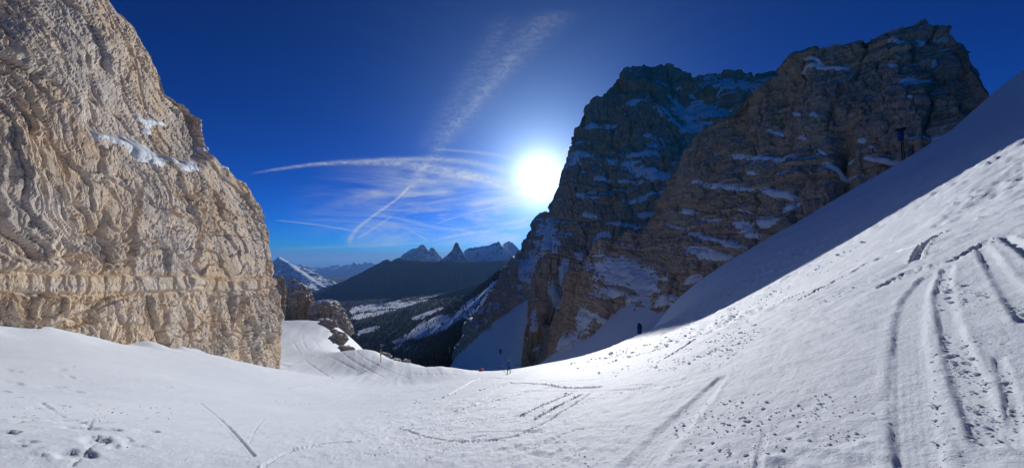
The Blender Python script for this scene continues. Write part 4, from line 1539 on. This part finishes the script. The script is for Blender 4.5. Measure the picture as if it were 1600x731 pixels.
def snow_gun(base, height, label, lean=(0, 0), fat=1.0):
    root = empty('snow_gun', tuple(base))
    tag(root, label, 'snow gun', 'snow guns beside the run')
    h = height
    top = Vector((lean[0] * h, lean[1] * h, h * .72))
    bm = bmesh.new()
    tube(bm, (0, 0, -1.5), top, h * .016, h * .012, 10)
    bm_obj('pole', bm, MAT_STEEL, root)
    bm = bmesh.new()
    for a in range(4):
        t = a * math.pi / 2 + .4
        tube(bm, (0, 0, h * .03), (math.cos(t) * h * .085, math.sin(t) * h * .085, -h * .03), h * .018, h * .024, 8)
    tube(bm, (0, 0, -h * .04), (0, 0, h * .06), h * .035, h * .03, 10)
    bm_obj('base', bm, MAT_STEEL, root)
    # fan barrel pointing slightly up, and its cover
    bm = bmesh.new()
    c = top + Vector((0, 0, h * .22))
    tube(bm, c + Vector((-h * .02, -h * .07, -h * .015)), c + Vector((h * .015, h * .07, h * .02)), h * .075 * min(1, fat), h * .06 * min(1, fat), 16)
    tube(bm, c + Vector((h * .012, h * .07, h * .02)), c + Vector((h * .02, h * .085, h * .025)), h * .066 * min(1, fat), h * .070 * min(1, fat), 16)
    bm_obj('fan_barrel', bm, MAT_BLACK, root)
    bm = bmesh.new()
    tube(bm, top + Vector((0, 0, -h * .14 * fat)), top + Vector((0, 0, h * .18)), h * .075 * fat, h * .085 * fat, 14)
    bmesh.ops.subdivide_edges(bm, edges=bm.edges[:], cuts=2, use_grid_fill=True)
    V = np.array([v.co[:] for v in bm.verts])
    d = fbm(V / (h * .05), 3, 5)
    for v, k in zip(bm.verts, d):
        v.co.x *= 1 + .12 * k
        v.co.y *= 1 + .12 * k
    bm_obj('cover', bm, MAT_BLUE, root)
    bm = bmesh.new()
    tube(bm, (h * .02, -h * .015, h * .10), top + Vector((h * .02, -h * .03, -h * .05)), h * .006, h * .006, 6)
    bm_obj('hose', bm, MAT_BLACK, root)
    return root


g = P(1411, 264, 116)
g[2] = HSNOW(g[0], g[1])
snow_gun(g, 56 * 116 / F, 'tall snow gun with a dark blue cover on a pole above the shaded slope', lean=(-.06, 0), fat=.6)
g = P(1002, 503, 192)
g[2] = HSNOW(g[0], g[1])
snow_gun(g, 34 * 192 / F, 'leaning snow gun with a bright blue cover at the foot of the rock tower', lean=(-.1, -.05), fat=1.25)


def gully_point(X, Y):
    """first rock/snow surface of the far peak near this direction"""
    gx, gy = project(FAR_G)
    d = (gx - X) ** 2 + (gy - Y) ** 2
    i = np.unravel_index(np.argmin(d), d.shape)
    return FAR_G[i]


g = gully_point(781.5, 558)
snow_gun(g + np.array((0, -4, 0)), 14 * g[1] / F, 'small dark snow gun out on the blue shaded snow gully')

# red padding at the lip
g = ground_hit(752, 579.5)[0]
if np.isnan(g[0]):
    g = P(752, 579, 66)
k = g[1] / F
root = empty('safety_mat', tuple(g), .2)
tag(root, 'small bright red safety mat at the lip of the snow', 'safety mat')
bm = bmesh.new()
bmesh.ops.create_cube(bm, size=1.0)
for v in bm.verts:
    v.co = Vector((v.co.x * 8 * k, v.co.y * 3 * k, v.co.z * 4.0 * k + 1.6 * k))
bmesh.ops.bevel(bm, geom=bm.edges[:], offset=.12, segments=2, affect='EDGES')
bm_obj('cushion', bm, MAT_RED, root)
bm = bmesh.new()
for s in (-2.5, 2.5):
    tube(bm, (s * k, 0, -.4), (s * k, 0, 5.2 * k), .25 * k, .25 * k)
bm_obj('stake', bm, MAT_STEEL, root)

# low dark stake left of the skier
g = ground_hit(785, 578.5)[0]
if np.isnan(g[0]):
    g = P(785, 578, 64)
k = g[1] / F
root = empty('piste_stake', tuple(g))
tag(root, 'short dark stake stuck in the snow just left of the skier', 'stake')
bm = bmesh.new()
tube(bm, (0, 0, -.4), (0, 0, 6.5 * k), .55 * k, .5 * k)
bm_obj('shaft', bm, MAT_BLACK, root)
bm = bmesh.new()
tube(bm, (0, 0, 4.6 * k), (0, 0, 6.8 * k), .85 * k, .85 * k)
bm_obj('cap', bm, plain('navy_plastic', (.02, .03, .08, 1), .6), root)


def skier():
    g = ground_hit(795.5, 583)[0]
    root = empty('person', tuple(g), .5)
    tag(root, 'skier in a blue jacket and dark trousers standing at the lip of the snow', 'person')
    # joints: pelvis first (root of the skin)
    J = {'pelvis': (0, 0, .95), 'waist': (0, .03, 1.10), 'chest': (0, .08, 1.34), 'neck': (0, .11, 1.52), 'head': (0, .14, 1.64), 'crown': (0, .15, 1.76),
         'lhip': (-.10, 0, .90), 'lknee': (-.22, .14, .50), 'lank': (-.30, 0, .10), 'ltoe': (-.31, .16, .05),
         'rhip': (.10, 0, .90), 'rknee': (.20, .14, .50), 'rank': (.22, 0, .10), 'rtoe': (.23, .16, .05),
         'lsh': (-.20, .08, 1.42), 'lel': (-.40, .10, 1.20), 'lwr': (-.42, .30, 1.08), 'lhand': (-.42, .38, 1.06),
         'rsh': (.20, .08, 1.42), 'rel': (.40, .10, 1.20), 'rwr': (.42, .30, 1.08), 'rhand': (.42, .38, 1.06)}
    Rr = {'pelvis': .17, 'waist': .155, 'chest': .18, 'neck': .07, 'head': .115, 'crown': .085, 'lhip': .12, 'rhip': .12, 'lknee': .085, 'rknee': .085, 'lank': .07, 'rank': .07, 'ltoe': .06, 'rtoe': .06,
          'lsh': .09, 'rsh': .09, 'lel': .065, 'rel': .065, 'lwr': .05, 'rwr': .05, 'lhand': .05, 'rhand': .05}
    E = [('pelvis', 'waist'), ('waist', 'chest'), ('chest', 'neck'), ('neck', 'head'), ('head', 'crown'), ('pelvis', 'lhip'), ('lhip', 'lknee'), ('lknee', 'lank'), ('lank', 'ltoe'), ('pelvis', 'rhip'), ('rhip', 'rknee'), ('rknee', 'rank'), ('rank', 'rtoe'),
         ('chest', 'lsh'), ('lsh', 'lel'), ('lel', 'lwr'), ('lwr', 'lhand'), ('chest', 'rsh'), ('rsh', 'rel'), ('rel', 'rwr'), ('rwr', 'rhand')]
    names = list(J)
    me = bpy.data.meshes.new('body')
    me.from_pydata([J[a] for a in names], [(names.index(a), names.index(b)) for a, b in E], [])
    t = NT('ski_clothes')
    tcn = t.N.new('ShaderNodeTexCoord')
    sx = t.N.new('ShaderNodeSeparateXYZ')
    t.L.new(tcn.outputs['Object'], sx.inputs[0])
    c = t.mix(t.ramp(sx.outputs[2], .93, .95), (.02, .025, .05, 1), (.012, .09, .36, 1))
    c = t.mix(t.ramp(sx.outputs[2], 1.52, 1.54), c, (.03, .03, .04, 1))
    t.done(c, .6)
    o = link('body', me, t.m, root)
    sk = o.modifiers.new('skin', 'SKIN')
    for i, nme in enumerate(names):
        me.skin_vertices[0].data[i].radius = (Rr[nme], Rr[nme] * .85)
    me.skin_vertices[0].data[0].use_root = True
    ss = o.modifiers.new('sub', 'SUBSURF')
    ss.levels = ss.render_levels = 2
    for s, x, rz in ((-1, -.30, .1), (1, .22, -.1)):
        bm = bmesh.new()
        bmesh.ops.create_grid(bm, x_segments=1, y_segments=14, size=.5)
        for v in bm.verts:
            yy = v.co.y
            v.co = Vector((v.co.x * .11, yy * 1.75 + .12, .035 + max(0, yy - .36) ** 1.6 * 3.0))
        ex = bmesh.ops.extrude_face_region(bm, geom=bm.faces[:])
        for e in ex['geom']:
            if isinstance(e, bmesh.types.BMVert):
                e.co.z -= .03
        ob = bm_obj('ski', bm, MAT_GREY, root, False)
        ob.location = (x, 0, 0)
        ob.rotation_euler.z = rz
        bm = bmesh.new()
        tube(bm, (s * .42, .40, 1.10), (s * .60, .15, .02), .012, .008, 6)
        tube(bm, (s * .585, .17, .10), (s * .588, .166, .12), .05, .05, 8)
        bm_obj('ski_pole', bm, MAT_STEEL, root)
    bm = bmesh.new()
    bmesh.ops.create_uvsphere(bm, u_segments=16, v_segments=10, radius=.145)
    for v in list(bm.verts):
        v.co = Vector((v.co.x * .92, v.co.y * 1.05, v.co.z * .95))
    bmesh.ops.delete(bm, geom=[v for v in bm.verts if v.co.z < -.05], context='VERTS')
    ob = bm_obj('helmet', bm, MAT_BLACK, root)
    ob.location = (0, .14, 1.69)


skier()

# valley huts beside the forest road
MAT_WALL = plain('pale_render', (.72, .70, .66, 1), .8)
MAT_ROOF = plain('snowy_roof', (.80, .83, .87, 1), .8)
MAT_PANE = plain('window_glass', (.03, .035, .045, 1), .2)
hut_lab = ['westernmost of the row of tiny white huts in the valley forest', 'second of the row of tiny white huts in the valley forest', 'third of the row of tiny white huts in the valley forest', 'easternmost and largest white hut in the valley, beside the snow road']
for i, (X, Y, w) in enumerate(((658, 549, 2.6), (668, 549.5, 3.0), (675, 549, 2.6), (681, 549, 3.6))):
    gx = np.argmin((VX - X) ** 2 + (VY - Y) ** 2 + np.where(VAL[..., 1] < 450, 1e9, 0))
    b = VAL.reshape(-1, 3)[gx]
    k = b[1] / F
    root = empty('valley_hut', (b[0], b[1], b[2] + 1.0), .3 * i)
    tag(root, hut_lab[i], 'hut', 'huts in the valley')
    W, H, Dp = w * k, 1.9 * k, 2.4 * k
    bm = bmesh.new()
    bmesh.ops.create_cube(bm, size=1)
    for v in bm.verts:
        v.co = Vector((v.co.x * W, v.co.y * Dp, (v.co.z + .1) * H * 1.2))
    bm_obj('wall', bm, MAT_WALL, root, False)
    bm = bmesh.new()
    vs = [bm.verts.new(q) for q in ((-W * .58, -Dp * .6, H * .72), (W * .58, -Dp * .6, H * .72), (W * .58, Dp * .6, H * .72), (-W * .58, Dp * .6, H * .72), (-W * .58, 0, H * 1.25), (W * .58, 0, H * 1.25))]
    for f in ((0, 1, 5, 4), (2, 3, 4, 5), (0, 4, 3), (1, 2, 5), (3, 2, 1, 0)):
        bm.faces.new([vs[q] for q in f])
    bm_obj('roof', bm, MAT_ROOF, root, False)
    for s in (-.25, .25):
        bm = bmesh.new()
        bmesh.ops.create_cube(bm, size=1)
        for v in bm.verts:
            v.co = Vector((v.co.x * W * .16 + s * W, v.co.y * .3 - Dp * .5 - .1, v.co.z * H * .3 + H * .25))
        bm_obj('window', bm, MAT_PANE, root, False)


# ----------------------------------------------------------------- loose lumps of snow
LUMP = []
for s in range(8):
    me = boulder_mesh(20 + s, 2, .75)
    me.materials.append(MAT_LUMP)
    LUMP.append(me)


def lumps():
    zones = [
        ('lump of old avalanche snow on the debris band of the right slope', 'snow lumps on the right slope', [(860, 565), (960, 545), (1090, 500), (1220, 450), (1330, 385), (1420, 345), (1470, 385), (1330, 455), (1200, 520), (1120, 575), (960, 590)], 110, 1500, (3.5, 8)),
        ('lump of loose snow beside the ski tracks at the lower right', 'snow lumps beside the ski tracks', [(1470, 430), (1600, 480), (1600, 731), (1460, 731), (1450, 600)], 80, 320, (4, 11)),
        ('lump of loose snow along the bottom edge right of the broad track', 'snow lumps right of the broad track', [(1060, 640), (1200, 610), (1390, 620), (1390, 731), (1040, 731)], 60, 220, (4, 10)),
        ('small lump of snow on the flat snow at the bottom middle', 'snow lumps at the bottom middle', [(560, 640), (700, 600), (900, 600), (1040, 610), (940, 731), (560, 731)], 50, 240, (3, 6)),
        ('small crumb of crusted snow near the footprints', 'snow crumbs near the footprints', [(0, 570), (120, 570), (280, 640), (300, 731), (0, 731)], 0, 260, (2, 5)),
    ]
    big = []
    small = []
    for lab, grp, poly, nb, ns, (s0, s1) in zones:
        poly = np.array(poly, float)
        lo, hi = poly.min(0), poly.max(0)
        q = RNG.uniform(lo, hi, ((nb + ns) * 5, 2))
        q = q[in_poly(q[:, 0], q[:, 1], poly)]
        cl = fbm(np.stack([q[:, 0] / 38, q[:, 1] / 24, q[:, 0] * 0], -1), 3, 801)
        q = q[cl > RNG.uniform(-.45, .35, len(q))][:nb + ns]
        g = ground_hit(q[:, 0], q[:, 1])
        ok = ~np.isnan(g[:, 0])
        g, q = g[ok], q[ok]
        size = (s0 + (s1 - s0) * RNG.power(1, len(g)) ** 5.0) * g[:, 1] / F * .5
        size = np.minimum(size, .34) * .78
        order = np.argsort(-size / g[:, 1])
        for i, j in enumerate(order):
            (big if i < nb else small).append((g[j], size[j], lab, grp))
    for g, s, lab, grp in big:
        o = link('snow_lump', LUMP[random.randrange(8)], None, None, (g[0], g[1], g[2] - s * .10))
        o.scale = (s * random.uniform(.8, 1.2), s * random.uniform(.8, 1.2), s * random.uniform(.4, .62))
        o.rotation_euler = (random.uniform(-.5, .5), random.uniform(-.5, .5), random.uniform(0, 6.28))
        tag(o, lab, 'snow lump', grp)
    bm = bmesh.new()
    bmesh.ops.create_icosphere(bm, subdivisions=1, radius=1)
    V0 = np.array([v.co[:] for v in bm.verts])
    F0 = np.array([[v.index for v in f.verts] for f in bm.faces])
    bm.free()
    n = len(small)
    g = np.array([a[0] for a in small])
    s = np.array([a[1] for a in small])
    V = V0[None] * (1 + RNG.uniform(-.32, .32, (n, len(V0), 1))) * np.array((1, 1, .62)) * s[:, None, None]
    a = RNG.uniform(0, 6.28, n)
    ca, sa = np.cos(a)[:, None], np.sin(a)[:, None]
    V = np.stack([V[..., 0] * ca - V[..., 1] * sa, V[..., 0] * sa + V[..., 1] * ca, V[..., 2]], -1)
    V = V + g[:, None] + np.array((0, 0, 1)) * (s[:, None, None] * -.16)
    faces = (F0[None] + (np.arange(n) * len(V0))[:, None, None]).reshape(-1, 3)
    o = link('snow_debris', mesh_np('snow_debris', V.reshape(-1, 3), faces, True), MAT_LUMP)
    tag(o, 'countless small crumbs of loose snow scattered over the slope', 'snow', kind='stuff')


lumps()


# ----------------------------------------------------------------- the air between here and the far peaks
def build_haze():
    bm = bmesh.new()
    bmesh.ops.create_cube(bm, size=1.0)
    lo, hi = Vector((-90000, -400, -3200)), Vector((90000, 99000, 900))
    for v in bm.verts:
        v.co = Vector([lo[i] + (v.co[i] + .5) * (hi[i] - lo[i]) for i in range(3)])
    me = bpy.data.meshes.new('haze')
    bm.to_mesh(me)
    bm.free()
    m = bpy.data.materials.new('mountain_air')
    m.use_nodes = True
    nt = m.node_tree
    nt.nodes.clear()
    out = nt.nodes.new('ShaderNodeOutputMaterial')
    v = nt.nodes.new('ShaderNodeVolumePrincipled')
    v.inputs['Color'].default_value = (.22, .48, 1.0, 1)
    v.inputs['Density'].default_value = HAZE
    v.inputs['Anisotropy'].default_value = 0.2
    nt.links.new(v.outputs[0], out.inputs['Volume'])
    o = link('haze', me, m)
    o['kind'] = 'stuff'
    tag(o, 'thin blue air haze over the valley and far mountains', 'haze')


HAZE = 1.8e-5
build_haze()
